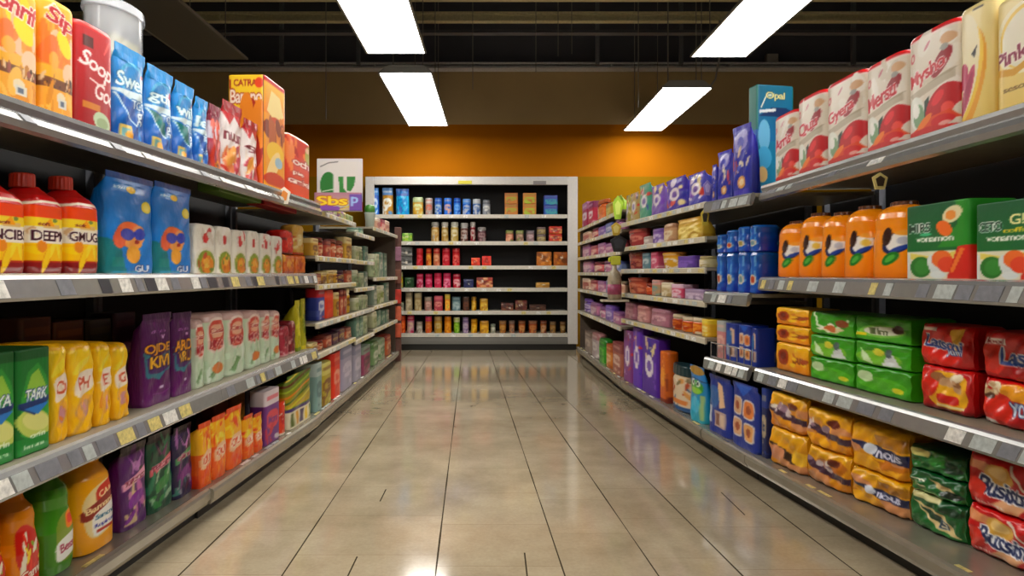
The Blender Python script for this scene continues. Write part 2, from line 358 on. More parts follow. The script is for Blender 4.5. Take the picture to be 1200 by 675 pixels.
def d_deter(nx, ny, t):
    c = Canvas(nx, ny, '#f4c21a'); c.rect(0, 0, 1, .12, '#8e1f22'); c.rect(0, .12, 1, .14, '#b8391c'); c.blobs(0, .14, 1, .3, ['#f6cf22', '#e8a014', '#f9dc3c'], 12, len(t), .12)
    c.rect(0, .31, 1, .48, '#f4ead6'); c.rect(0, .47, 1, .57, '#f8d93c'); c.rect(.3, .46, .75, .5, '#e8c480'); c.ell(.62, .54, .06, .02, '#8a9a50'); c.poly([(.3, .48), (.5, .56), (.62, .48)], '#f3a81c')
    c.rect(0, .56, 1, .685, '#ee5410'); c.rect(0, .68, 1, 1, '#c01a1a'); c.stroke([(.02, .69), (.3, .72), (.7, .72), (.98, .69)], .03, '#f9ead2')
    c.ell(.28, .28, .12, .06, '#e8932a'); c.ell(.1, .42, .07, .05, '#d8b48a'); c.text(t, .52, .385, .9, .1, '#4a2030', '#fbf5ea', 2); c.text('soft', .34, .5, .3, .035, '#8a3a2a'); return c
def d_dog(nx, ny):
    c = Canvas(nx, ny, '#0a82cc'); c.grad(.2, 1, '#0c86d0', '#0a78c4'); c.rect(0, .94, 1, 1, '#0c4c8c')
    c.poly([(0, 0), (.35, 0), (.22, .3), (0, .36)], '#1a7f86')
    c.ell(.42, .4, .28, .13, '#e8783c'); c.ell(.22, .36, .12, .1, '#d8643a', 20); c.ell(.6, .4, .14, .1, '#e8a06a'); c.ell(.5, .31, .18, .06, '#f0a85a')
    c.ell(.5, .2, .15, .09, '#e8a83a'); c.ell(.38, .4, .14, .06, '#3547a8'); c.ell(.63, .41, .12, .06, '#3a50b8'); c.rect(.4, .4, .62, .43, '#3547a8'); c.ell(.58, .33, .05, .02, '#a82420')
    c.rect(.08, .08, .3, .17, '#2c8f8a'); c.text('GU', .68, .06, .3, .07, '#f4f8fc', '#1b3c78', 2); c.rect(.1, .02, .6, .035, '#3fa0c0')
    c.ell(.46, .85, .1, .035, '#f3c81e'); c.ell(.8, .7, .13, .06, '#f3dc36'); c.ell(.8, .7, .08, .035, '#f9ea7a'); c.text('kibu', .24, .86, .2, .035, '#d8ecf6'); return c
def d_garden(nx, ny, seed=0):
    c = Canvas(nx, ny, '#ece7da'); c.blobs(.1, .6, .9, .95, ['#f6f2ea', '#dcd3c4', '#d23a34', '#e7e0d4'], 10, seed, .13); c.ell(.45, .72, .12, .1, '#cf2f2c')
    c.ell(.5, .24, .5, .3, '#e8e2cf'); c.ell(.5, .23, .42, .25, '#8da03a'); c.ell(.55, .2, .3, .18, '#d98a26'); c.ell(.5, .25, .14, .08, '#e8b04a'); c.blobs(.15, .05, .85, .4, ['#b8502a', '#e6c060', '#6f8a34'], 8, seed+1, .07); return c
def d_mush(nx, ny, c0, c1, c2, seed=0, n=16):
    c = Canvas(nx, ny, c0); c.blobs(0, 0, 1, 1, [c1, c2, c0], n, seed, .14); c.rect(.0, .0, 1, .07, c1); c.ell(.5, .5, .28, .2, c2)
    c.blobs(.2, .3, .8, .7, [c0, c1, '#f2eadb'], n//2, seed+1, .06); return c
def d_tark(nx, ny, t='TARK'):
    c = Canvas(nx, ny, '#14752c'); c.grad(0, 1, '#0f6a2a', '#1a7f34'); c.rect(0, .9, 1, 1, '#0f5a26')
    c.poly([(.12, .55), (.3, .78), (.6, .86), (.85, .72), (1, .5), (1, .2), (.5, .1), (.1, .2)], '#3a9a3e'); c.poly([(.2, .55), (.4, .75), (.62, .8), (.85, .62), (.6, .56)], '#9cc84e')
    c.ell(.5, .28, .5, .14, '#c3cf6a', -6); c.ell(.55, .3, .4, .09, '#dcdc8c', -6); c.poly([(.05, .45), (.5, .36), (1, .5), (1, .53), (.5, .5), (.05, .5)], '#14386e')
    c.poly([(.2, .44), (.6, .36), (.95, .46)], '#2f80c4'); c.text(t, .56, .56, .66, .11, '#f4faf6', '#1c4a80', 2, .15)
    c.rect(0, 0, 1, .16, '#178534'); c.text('orin', .6, .17, .45, .05, '#eaf6e0'); c.text('lemana', .5, .08, .6, .04, '#cfe8c4'); return c
def d_yellow(nx, ny, t, seed=0):
    c = Canvas(nx, ny, '#f2c512'); c.grad(0, 1, '#efb80e', '#f7d52a'); c.rect(0, .93, 1, 1, '#e9b40e')
    c.rrect(.5, .55, .36, .13, '#f6e7d6', 3, 8); c.text(t, .5, .55, .4, .14, '#d2603a', '#fff3e6', 2); c.ell(.5, .28, .3, .13, '#eab04a', 10); c.ell(.55, .27, .16, .09, '#d39aa0'); c.blobs(.2, .16, .8, .36, ['#f3c22a', '#e08a2a', '#cfa07a'], 6, seed, .08)
    c.ell(.4, .75, .3, .05, '#fbe14a', 15); c.stroke([(.02, 0), (.02, 1)], .012, '#c98d10'); return c
def d_purple(nx, ny, t='OJDE', u='KIVI'):
    c = Canvas(nx, ny, '#5c1760'); c.grad(0, 1, '#6b1a6c', '#4a124e'); c.rect(0, .93, 1, 1, '#3c0f40')
    c.poly([(.04, .6), (.3, .52), (.98, .56), (.96, .36), (.7, .34), (.5, .26), (.3, .3), (.1, .3)], '#3f7f8c'); c.poly([(.1, .52), (.9, .52), (.88, .38), (.5, .33), (.18, .35)], '#55306e')
    c.text(t, .5, .6, .86, .13, '#f0b020', '#3c1040', 3); c.text(u, .55, .46, .66, .13, '#f2c128', '#3c1040', 3)
    c.text('choco', .5, .8, .5, .04, '#b88ac0'); c.text('v', .66, .73, .14, .05, '#d8b8dc'); c.rect(.5, .16, .64, .19, '#d8c8e0'); c.stroke([(.3, .12), (.6, .1), (.9, .14)], .012, '#8f4a92'); c.blobs(.1, .7, .9, .9, ['#66206a', '#521558'], 8, 3, .08); return c
def d_mint(nx, ny, seed=0):
    c = Canvas(nx, ny, '#cfdcc4'); c.rect(0, .88, 1, 1, '#c9a9a0'); c.rrect(.5, .68, .42, .26, '#e9d9cc', 3); c.rrect(.5, .68, .36, .22, '#cf5a48', 3); c.rrect(.5, .74, .26, .1, '#e8b89a', 3)
    c.text('Casa', .5, .75, .6, .07, '#b03028', '#f5e6da', 1.5); c.text('MW', .5, .56, .74, .12, '#a81e2a', '#f2d8cc', 1.5)
    c.blobs(.05, .05, .95, .38, ['#d6e6cc', '#b9cfae', '#dfeadb', '#c4dcc0'], 14, seed, .14); c.poly([(.15, .1), (.5, .3), (.7, .26), (.3, .06)], '#86a978'); c.stroke([(.2, .12), (.6, .27)], .012, '#5a7a4a')
    if seed % 2: c.ell(.55, .2, .28, .08, '#d8884a')
    return c
def d_juice(nx, ny, k):
    if k == 0:
        c = Canvas(nx, ny, '#e8930f'); c.grad(.5, 1, '#d98a10', '#b9730c'); c.rrect(.55, .36, .42, .24, '#c8281c', 3, -18); c.blobs(.2, .2, .9, .52, ['#f0d23a', '#e0402a', '#8fae3a', '#f2e8d0', '#b81c1c'], 22, 5, .09)
        c.text('Cami', .5, .2, .6, .09, '#fff2dc', '#a81c1c', 2, .1, 10)
    elif k == 1:
        c = Canvas(nx, ny, '#4c8c22'); c.grad(.4, 1, '#4d9426', '#3a6a16'); c.rrect(.62, .34, .36, .22, '#8a9f3a', 3, 6); c.rrect(.68, .48, .16, .08, '#f08a1c', 3, 6); c.rrect(.68, .48, .1, .045, '#e8482a', 3)
        c.rrect(.6, .24, .36, .1, '#f2f2ea', 4, 6); c.text('Bessi', .6, .24, .5, .08, '#a83a5a', None, 0, 0, 6)
    else:
        c = Canvas(nx, ny, '#eda70f'); c.grad(.4, 1, '#eeb014', '#d7950e'); c.rrect(.52, .42, .4, .26, '#eed9a4', 3, 8); c.rrect(.66, .58, .3, .1, '#c8361c', 4, 8); c.text('CAAL', .66, .58, .46, .07, '#ffe9b4', None, 0, 0, 8)
        c.rrect(.5, .46, .42, .07, '#8e2a1c', 4, 10); c.text('Bamana', .5, .46, .72, .06, '#ffe9b4', None, 0, 0, 10); c.rrect(.6, .31, .34, .12, '#f3f0ea', 5, 8); c.text('Sancno', .6, .35, .56, .05, '#2f6a8a'); c.text('Ropirote', .6, .26, .6, .05, '#3a3f9a'); c.rect(.35, .19, .8, .22, '#b83a2a')
    return c
def d_wine(nx, ny, base, band, t, low, seed=0):
    c = Canvas(nx, ny, base); c.rect(0, .9, 1, 1, '#241226'); c.blobs(.1, .62, .9, .92, [base, '#b07ab0' if seed % 2 else '#3a7a5a', '#1a1020'], 9, seed, .12)
    c.poly([(.2, .9), (.45, .7), (.8, .86), (.6, .66)], '#c48ac4' if seed % 2 else '#7a3a66'); c.poly([(.05, .47), (.95, .58), (.98, .7), (.05, .56)], band); c.text(t, .52, .575, .78, .075, '#8c2040', '#f8e6ea', 1, 0, 7)
    c.blobs(.05, .05, .95, .42, low, 14, seed+2, .16); c.ell(.5, .33, .3, .08, low[0], 10); c.rect(0, 0, 1, .05, base); return c
def d_flame(nx, ny, seed=0):
    c = Canvas(nx, ny, '#ea6a12'); c.rect(0, .52, 1, 1, '#f2b81a'); c.blobs(0, .5, 1, 1, ['#f7d936', '#ee8a14', '#e8541a', '#f9e25a'], 20, seed, .14)
    c.rrect(.5, .42, .42, .13, '#f3c9a4', 3, 6); c.text('OU', .5, .42, .56, .13, '#d9481a', '#fff0e0', 2, .1, 6); c.blobs(0, .02, 1, .26, ['#e84a14', '#f07a1c', '#f39a24'], 12, seed+1, .13); c.rect(0, .92, 1, 1, '#d8501a'); return c
def d_meadow(nx, ny, seed=0):
    c = Canvas(nx, ny, '#7f9c1e'); c.grad(.4, 1, '#c9a81e', '#4c7a1c')
    for i in range(6): c.stroke([(-.05, .35+.11*i), (.4, .5+.1*i), (1.05, .62+.1*i)], .03, ['#d8d03a', '#3f6a1a', '#e08a1c', '#aac234', '#6a2a14', '#e6d24a'][i])
    c.rect(0, 0, 1, .34, '#e7dfc4'); c.rect(0, .32, 1, .38, '#4a3a7a')
    for i in range(5): c.rect(.08+.18*i, .04, .19+.18*i, .29, ['#5a6a2a', '#d8a020', '#4a3a5a', '#e8c93a', '#7a8a3a'][i])
    return c
def d_cream(nx, ny, k):
    c = Canvas(nx, ny, '#ecd589'); c.grad(0, 1, '#eccf77', '#f1e0a6')
    if k == 0:
        c.ell(.1, .35, .8, .42, '#e8a81c', 20); c.ell(.1, .42, .72, .38, '#f3cf4a', 20); c.ell(.05, .5, .66, .42, '#f3e7c4', 20); c.ell(.18, .43, .18, .11, '#b8285c', 10); c.ell(.32, .3, .3, .09, '#c2486a', 40); c.ell(.3, .28, .26, .06, '#a83258', 40)
        c.poly([(.45, .6), (.62, .66), (.55, .56)], '#2a2622'); c.rect(.5, .95, .8, .965, '#4a4234')
    else:
        c.ell(.75, .62, .7, .3, '#f6ecc8'); c.ell(.8, .62, .64, .27, '#e9c85a'); c.ell(.82, .61, .6, .25, '#f0e9d4'); c.text('Pinks', .5, .5, .92, .13, '#8c1c44', '#fdf4e4', 2.5, 0, 6); c.poly([(0, .42), (.5, .38), (1, .46), (1, .4), (.5, .32), (0, .36)], '#d8a52e'); c.text('sesofi', .55, .22, .6, .05, '#8a6a30')
    return c
def d_rose(nx, ny, t, seed=0):
    c = Canvas(nx, ny, '#e9dfd0'); c.rect(0, .955, 1, 1, '#cf1018'); c.rect(0, .94, 1, .957, '#f6dcd4')
    c.blobs(.05, .4, .95, .95, ['#efe8dc', '#ddd2c0', '#f3ece2'], 10, seed, .12)
    c.ell(.74, .66, .2, .085, '#9c1626', 28); c.text(t, .46, .61, .74, .17, '#c4142a', '#f9f1ea', 2, .12, 14); c.ell(.16, .8, .06, .045, '#d87a80', 20); c.ell(.16, .8, .03, .025, '#efe0d4'); c.ell(.47, .86, .07, .018, '#c88088', 30); c.ell(.85, .85, .12, .05, '#d8b088'); c.ell(.8, .78, .07, .03, '#a8a49c')
    c.poly([(.08, .46), (.95, .56), (.95, .49), (.2, .4)], '#c9beaa'); c.poly([(.4, .5), (.98, .58), (.9, .54)], '#b8ab94')
    c.ell(.26, .27, .19, .15, '#f1f3ea', -30); c.ell(.3, .24, .12, .11, '#8fae8a', -30); c.ell(.24, .3, .08, .07, '#fbfbf4', -30); c.poly([(.42, .36), (.52, .4), (.5, .22), (.42, .2)], '#34463a')
    c.ell(.74, .3, .3, .14, '#c00f1c', 15); c.ell(.68, .35, .12, .05, '#e2303a', 20); c.ell(.84, .24, .1, .05, '#e8584a'); c.poly([(.15, .1), (.55, .2), (.9, .22), (1, .14), (.5, .08)], '#e0541c'); c.ell(.42, .17, .16, .04, '#f08a3a', 20); c.ell(.75, .14, .2, .05, '#d41c20'); c.poly([(0, 0), (0, .1), (.5, .12), (1, .08), (1, 0)], '#cf2a20'); c.ell(.8, .11, .1, .02, '#f2b0a4'); return c
def d_teal(nx, ny):
    c = Canvas(nx, ny, '#157d72'); c.rect(0, 0, 1, .6, '#2a6aa8')
    s = Canvas(nx, ny, '#1783a8'); s.grad(.5, 1, '#1574a8', '#127a96'); s.poly([(.05, .72), (.4, .8), (.8, .8), (1, .76), (1, .7), (.5, .72)], '#143a6a'); s.stroke([(.12, .8), (.25, .9), (.5, .92)], .012, '#e8f0e0'); s.stroke([(.08, .76), (.5, .78)], .015, '#e6eef0')
    s.text('Opal', .5, .9, .52, .08, '#efe9a8', '#2a6a80', 2); s.ell(.2, .55, .16, .14, '#7fc4e6'); s.ell(.2, .35, .2, .1, '#58b4e0'); s.ell(.15, .2, .14, .07, '#e6c48a'); s.rect(0, 0, 1, .1, '#3a8ac8'); c.side = s; return c
def d_violet(nx, ny, seed=0):
    c = Canvas(nx, ny, '#2b3aa8'); c.grad(0, 1, '#24389c', '#4a40b0'); c.rrect(.5, .78, .34, .14, '#a9a4dc', 3, 6); c.ell(.5, .76, .16, .08, '#6a6ac4')
    c.blobs(.1, .35, .9, .66, ['#dfc9b0', '#c8543a', '#4a58c0', '#e8dcc4', '#2b3aa8'], 14, seed, .1); c.ell(.55, .2, .2, .09, '#e0a860'); c.ell(.55, .2, .12, .05, '#f2dcb4'); c.rect(.1, .03, .9, .1, '#5a50b8'); return c
def d_lilac(nx, ny, seed=0, c1='#6a4ab0'):
    c = Canvas(nx, ny, c1); c.blobs(.05, .1, .95, .95, ['#e4dcec', '#8a5ac4', '#c8403a', '#3a3aa0', '#e8d8a0'], 14, seed, .12); c.ell(.5, .5, .26, .2, '#ece4e8'); c.ell(.5, .5, .14, .1, '#7a5ab0'); c.rect(0, 0, 1, .12, c1); return c
def d_toucan(nx, ny, k=0):
    c = Canvas(nx, ny, '#f59a1c'); c.grad(0, .3, '#f38a16', '#f59a1c'); c.ell(1.0, .4, .14, .09, '#b8a23a')
    x = .68; c.ell(x, .47, .2, .13, '#1f2c60', 22); c.ell(x+.03, .49, .17, .115, '#f6f1ea', 22); c.ell(x-.12, .56, .07, .12, '#3c201c', -14); c.ell(x+.04, .4, .14, .028, '#2b4a98', 20); c.ell(x+.12, .6, .14, .035, '#f0a83a'); c.ell(x+.08, .5, .07, .05, '#e8c85a' if k % 2 else '#c8c8d0'); c.stroke([(x+.2, .56), (x+.32, .6)], .02, '#2a2420')
    c.ell(x-.08, .27, .13, .07, '#1f7c2a', 30); c.ell(x-.08, .27, .08, .035, '#5ab04a', 30); return c
def d_fruit(nx, ny, t, k=0):
    c = Canvas(nx, ny, '#0c6b34'); c.grad(.4, 1, '#0d6e30', '#0a5e36'); c.poly([(.55, .42), (1, .42), (1, 1), (.82, 1), (.86, .7)], '#2f8f2a' if not k else '#0d6a38')
    c.rect(0, 0, 1, .38, '#e9e4cc'); c.poly([(.1, .36), (.5, .3), (1, .4), (1, .34), (.6, .22), (.1, .28)], '#e8d870')
    c.ell(.28, .17, .18, .14, '#2f7a2a'); c.ell(.3, .17, .13, .1, '#3f8f3a'); c.ell(.5, .19, .09, .15, '#dfe4e0', 30); c.ell(.62, .27, .16, .11, '#ec7a34'); c.ell(.7, .2, .14, .1, '#e4522e'); c.poly([(.7, .02), (1, .02), (1, .44), (.86, .42)], '#d6301c'); c.stroke([(.78, .12), (.92, .38)], .03, '#f0863a'); c.ell(.56, .07, .12, .05, '#e8ece8'); c.rect(.02, 0, .1, .34, '#e6e8e2')
    c.text(t, .26, .69, .36, .12, '#0c3c24', '#eef6ee', 2); c.text('vonamon', .5, .53, .6, .06, '#f2f6ea', '#3a7a3a', 1)
    if k: c.text('G!', .66, .76, .22, .13, '#f6f0b0', '#2a7a3a', 1); c.text('coffi', .6, .63, .3, .06, '#e8d23a')
    else:
        c.ell(.78, .83, .15, .1, '#eadfb4', 20); c.ell(.76, .82, .08, .06, '#f0a04a'); c.ell(.66, .66, .13, .09, '#ee7a24', -30); c.ell(.36, .6, .1, .02, '#4ac08a')
    return c
def d_blueb(nx, ny, seed=0):
    c = Canvas(nx, ny, '#12459c'); c.grad(0, 1, '#1238a4', '#1a5ea4'); c.rrect(.5, .42, .36, .46, '#1f62b8', 3); c.stroke([(.25, .9), (.4, .5), (.3, .2)], .04, '#4a9ad8'); c.stroke([(.75, .95), (.65, .6), (.78, .3)], .035, '#77b4e0'); c.ell(.5, .34, .26, .13, '#dcd4c0'); c.ell(.5, .34, .17, .09, ['#b8543a', '#7fa0a8', '#a89a5a'][seed % 3]); c.rect(.3, .06, .7, .14, '#3a6ac0'); return c
def d_bun(nx, ny, k=0):
    c = Canvas(nx, ny, '#ecac14'); c.grad(0, 1, '#e89010', '#f2c22a')
    if k == 0:
        c.rrect(.25, .5, .16, .26, '#a8441c', 3); c.ell(.25, .55, .1, .13, '#7a2c18'); c.text('bun', .72, .5, .34, .3, '#8a3a14'); c.blobs(.5, .25, .95, .8, ['#d8801c', '#b8501c', '#f4cc3a'], 12, 4, .06)
    return c
def d_tissue(nx, ny, k=0):
    c = Canvas(nx, ny, '#3f9f1a'); c.grad(0, 1, '#4aa81e', '#3a9418')
    if k == 0: c.stroke([(.1, .95), (.2, .4), (.45, .25), (.65, .35), (.9, .7)], .022, '#e6f2d8'); c.ell(.76, .55, .15, .16, '#8a4a24', 15); c.blobs(.22, .2, .62, .36, ['#e8dcb4', '#c8703a', '#f4f0e0'], 9, 2, .06)
    elif k == 1: c.ell(.45, .35, .42, .3, '#7fc03a'); c.poly([(.5, .05), (.66, .75), (.85, .1)], '#e4eaea'); c.ell(.64, .6, .07, .18, '#5a6a6a'); c.poly([(.1, .7), (.3, .3), (.35, .05), (.15, .2)], '#d6ecc0'); c.ell(.45, .6, .1, .16, '#e3e04a')
    elif k == 2: c.ell(.5, .4, .45, .25, '#5cb42a'); c.ell(.8, .3, .1, .1, '#e6e23a'); c.ell(.2, .6, .16, .2, '#cfe8b8')
    else: c.ell(.5, .42, .42, .24, '#86c454', 8); c.ell(.52, .44, .36, .17, '#e8ecd8', 8); c.text('Illlm', .46, .42, .34, .26, '#5a6a3a'); c.ell(.8, .55, .1, .16, '#4a2a1c'); c.rect(.02, .2, .2, .32, '#e6d82a')
    return c
def d_lassen(nx, ny, k):
    c = Canvas(nx, ny, '#c4141a'); c.grad(0, 1, '#a80f16', '#d0201e')
    if k == 0:
        c.ell(.42, .42, .4, .42, '#d82a1e'); c.poly([(.64, .9), (.88, .95), (.82, .4), (.72, .3)], '#efc04a'); c.rect(.0, .84, .4, .93, '#f2ded4'); c.text('Lassoni', .5, .56, .74, .28, '#2a4a9c', '#f4f2f0', 2.5, 0, -6); c.text('yum', .7, .34, .3, .14, '#e8eef6', '#2a4a9c', 2)
    elif k == 1:
        c.rrect(.58, .5, .36, .42, '#f0b82a', 4, -4); c.ell(.2, .6, .2, .3, '#d8301e'); c.blobs(.38, .5, .78, .85, ['#d8b08a', '#a8744a', '#f0e0c4'], 12, 3, .08); c.rrect(.58, .3, .22, .1, '#c8201a', 4, -4); c.rect(0, 0, 1, .1, '#8c0e14'); c.rect(.35, .12, .9, .18, '#f4e2b0')
    elif k == 2:
        c.ell(.2, .4, .22, .3, '#d8301e'); c.text('Lasso', .62, .5, .62, .36, '#2c54a4', '#f4f2f0', 2.5); c.rect(.05, .72, .4, .86, '#f4ece8'); c.text('food', .22, .79, .26, .1, '#8c1018')
    else:
        c.ell(.2, .4, .3, .42, '#d8301e'); c.poly([(.1, .85), (.5, .6), (1, .55), (1, .85), (.5, .95)], '#f0a82a'); c.blobs(.02, .6, .3, .95, ['#efe0c0', '#5a3a24', '#d8b890'], 12, 6, .06); c.text('YOON', .7, .42, .52, .28, '#e4f0fa', '#2c64a8', 2.5); c.rect(0, .03, .25, .12, '#efe6e0')
    return c
def d_pastry(nx, ny, k, seed=0):
    c = Canvas(nx, ny, '#dc9c10'); c.grad(0, 1, '#d88c12', '#e8b420'); c.blobs(.05, .05, .95, .6, ['#f0b422', '#c97c18', '#e8a21a', '#d89a6a'], 12, seed, .16)
    if k == 0: c.poly([(0, .7), (.5, .5), (1, .42), (1, .25), (.5, .32), (0, .5)], '#4a2c44'); c.blobs(.0, .45, .6, .7, ['#d8c8c8', '#a88a9a', '#e8dcd0'], 10, seed, .06); c.ell(.7, .72, .14, .1, '#6a2a1a')
    elif k == 1: c.poly([(0, .65), (.4, .3), (.75, .2), (.9, .35), (.5, .5)], '#3c2418'); c.ell(.25, .35, .25, .2, '#e0a07a'); c.ell(.85, .4, .2, .2, '#f4c63a')
    else: c.poly([(0, .6), (.5, .36), (1, .32), (1, .55), (.5, .6)], '#1e2350'); c.rect(.5, .6, 1, .85, '#b8801c'); c.text('nous', .72, .44, .4, .14, '#e8e8f4'); c.ell(.4, .5, .1, .12, '#dfe4ee'); c.ell(.3, .2, .28, .16, '#eeb426')
    return c
def d_forest(nx, ny, k=0):
    c = Canvas(nx, ny, '#1c6a34'); c.grad(0, 1, '#247a36', '#15582e')
    if k == 0: c.rect(0, .6, .4, .9, '#ded58a'); c.ell(.75, .5, .2, .3, '#0e3a20', 30); c.rect(.42, .35, .7, .95, '#3a8a3a')
    elif k == 1: c.poly([(.4, .75), (.9, .55), (.8, .1), (.55, .45)], '#e0c896'); c.text('TC', .2, .45, .24, .34, '#f0ecd0'); c.ell(.8, .3, .2, .16, '#142c1c', 30)
    else: c.poly([(.1, .75), (.7, .6), (.95, .1), (.55, .2)], '#e2cc98'); c.poly([(.2, .66), (.6, .54), (.7, .3), (.45, .4)], '#2a4a34'); c.text('Ei', .68, .34, .16, .2, '#223a50', '#f0f0e8', 1); c.rect(0, .85, .6, 1, '#e6dfa8'); c.ell(.8, .75, .2, .1, '#0f3c1f')
    return c
def d_bush(nx, ny, t):
    c = Canvas(nx, ny, '#c0141c'); c.grad(0, 1, '#b8101a', '#d02222'); c.poly([(0, .9), (.35, .85), (.3, .65), (0, .72)], '#e8a070'); c.ell(.42, .68, .18, .2, '#e2b45a', 20); c.ell(.42, .72, .12, .12, '#f0d08c'); c.poly([(.3, .1), (.5, .3), (.72, .22), (.6, 0)], '#e8b48a'); c.stroke([(.55, .9), (.68, .6), (.8, .5)], .02, '#f2e2d2'); c.stroke([(0, .28), (.2, .3)], .03, '#e8a090')
    c.text(t, .54, .42, .72, .34, '#1c2a5a', '#f4f4f4', 3, 0, -6); c.rect(.85, .04, .98, .12, '#f0d8d0'); c.ell(.12, .35, .14, .2, '#d83a2a'); c.text('crackers', .3, .12, .4, .08, '#f2dcd0'); return c
def d_crate(nx, ny, k=0):
    c = Canvas(nx, ny, '#1c3f9c'); c.grad(0, 1, '#1a3a94', '#173688')
    if k == 0:
        for cx, cy, cc in ((.27, .64, '#d8b08a'), (.7, .62, '#e08a4a'), (.27, .3, '#e0b48c'), (.72, .27, '#e8b070')): c.rrect(cx, cy, .2, .15, '#dcd4d0', 4); c.rrect(cx, cy, .17, .125, cc, 4); c.ell(cx, cy, .08, .07, '#a85a3a')
        c.poly([(.1, .98), (.5, .8), (.8, .98)], '#2f62b8')
    else: c.ell(.3, .62, .26, .2, '#2a6aa8'); c.poly([(.45, .9), (.7, .85), (.8, .5), (.6, .45)], '#e8c49c'); c.rect(.35, .12, .85, .4, '#c8b0a8'); c.rect(.42, .16, .58, .36, '#8a5a4a'); c.rect(.62, .16, .78, .36, '#e0c8b0'); c.rect(.05, .15, .2, .45, '#c8d4dc')
    return c
def d_frog(nx, ny):
    c = Canvas(nx, ny, '#2a9cc8'); c.grad(0, 1, '#2ab0c4', '#1c78c4'); c.ell(.5, .62, .42, .13, '#3f9a34'); c.ell(.5, .56, .34, .06, '#9ad04a'); c.ell(.34, .7, .11, .07, '#f2f4ee'); c.ell(.66, .69, .11, .06, '#e6efe6'); c.ell(.36, .7, .05, .03, '#1a2a1a'); c.ell(.64, .69, .05, .03, '#1a2a1a'); c.stroke([(0, .75), (.4, .78), (1, .74)], .03, '#14406a'); c.ell(.5, .92, .5, .08, '#b08a3a'); c.ell(.5, .3, .3, .15, '#4ac4e0'); c.rect(.8, .05, .95, .5, '#a8c48a'); return c
def d_relish(nx, ny):
    c = Canvas(nx, ny, '#dcc8ac'); c.blobs(.05, .15, .95, .8, ['#b8583a', '#4a6a8a', '#e8dcc8', '#8a7a5a', '#d8a060'], 22, 5, .1); c.rect(0, 0, 1, .12, '#2a5a8a'); c.rect(.1, .16, .9, .26, '#d88a4a'); return c
def d_cu(nx, ny):
    c = Canvas(nx, ny, '#dcdad6'); c.ell(.25, .5, .18, .25, '#1f7a34'); c.rect(.36, .2, .5, .8, '#dcdad6'); c.stroke([(.12, .38), (.36, .42)], .012, '#c4dcc4')
    c.poly([(.47, .66), (.57, .66), (.58, .45), (.88, .1), (.8, .06), (.5, .34)], '#2e8a3c'); c.poly([(.65, .66), (.84, .66), (.82, .5), (.74, .38), (.65, .4)], '#2a8238'); c.stroke([(.08, .85), (.25, .92), (.45, .94)], .012, '#7a7a78'); c.stroke([(.7, .28), (.76, .34), (.76, .18)], .012, '#5a6a5a'); c.rect(.86, .02, 1, .18, '#c82a30'); c.rect(0, 0, .06, .3, '#b8b4b8'); return c
def d_sby(nx, ny):
    c = Canvas(nx, ny, '#b87aa0'); c.grad(0, 1, '#cfc4a0', '#b4869a'); c.blobs(0, 0, 1, .4, ['#d8c83a', '#c4c8a8', '#b86a9a', '#8a5ab0'], 12, 3, .1); c.rect(.74, 0, 1, .9, '#7a58b0'); c.text('Sbs', .38, .55, .66, .5, '#f2dc3a', '#c2701c', 3); c.text('p', .86, .5, .16, .5, '#a8c8f0'); return c
def d_band(nx, ny, base, band, top, seed=0, food=None):
    c = Canvas(nx, ny, base); c.rect(0, .72, 1, 1, top); c.rrect(.5, .45, .4, .17, band, 3); c.blobs(.1, .05, .9, .3, [food or band, base, top], 8, seed, .14); c.text(['Vela', 'Moru', 'Tiki', 'Sona'][seed % 4], .5, .45, .6, .15, base, None); c.rect(.1, .82, .9, .9, band, .6); return c
def d_plain(nx, ny, c0): return Canvas(nx, ny, c0)
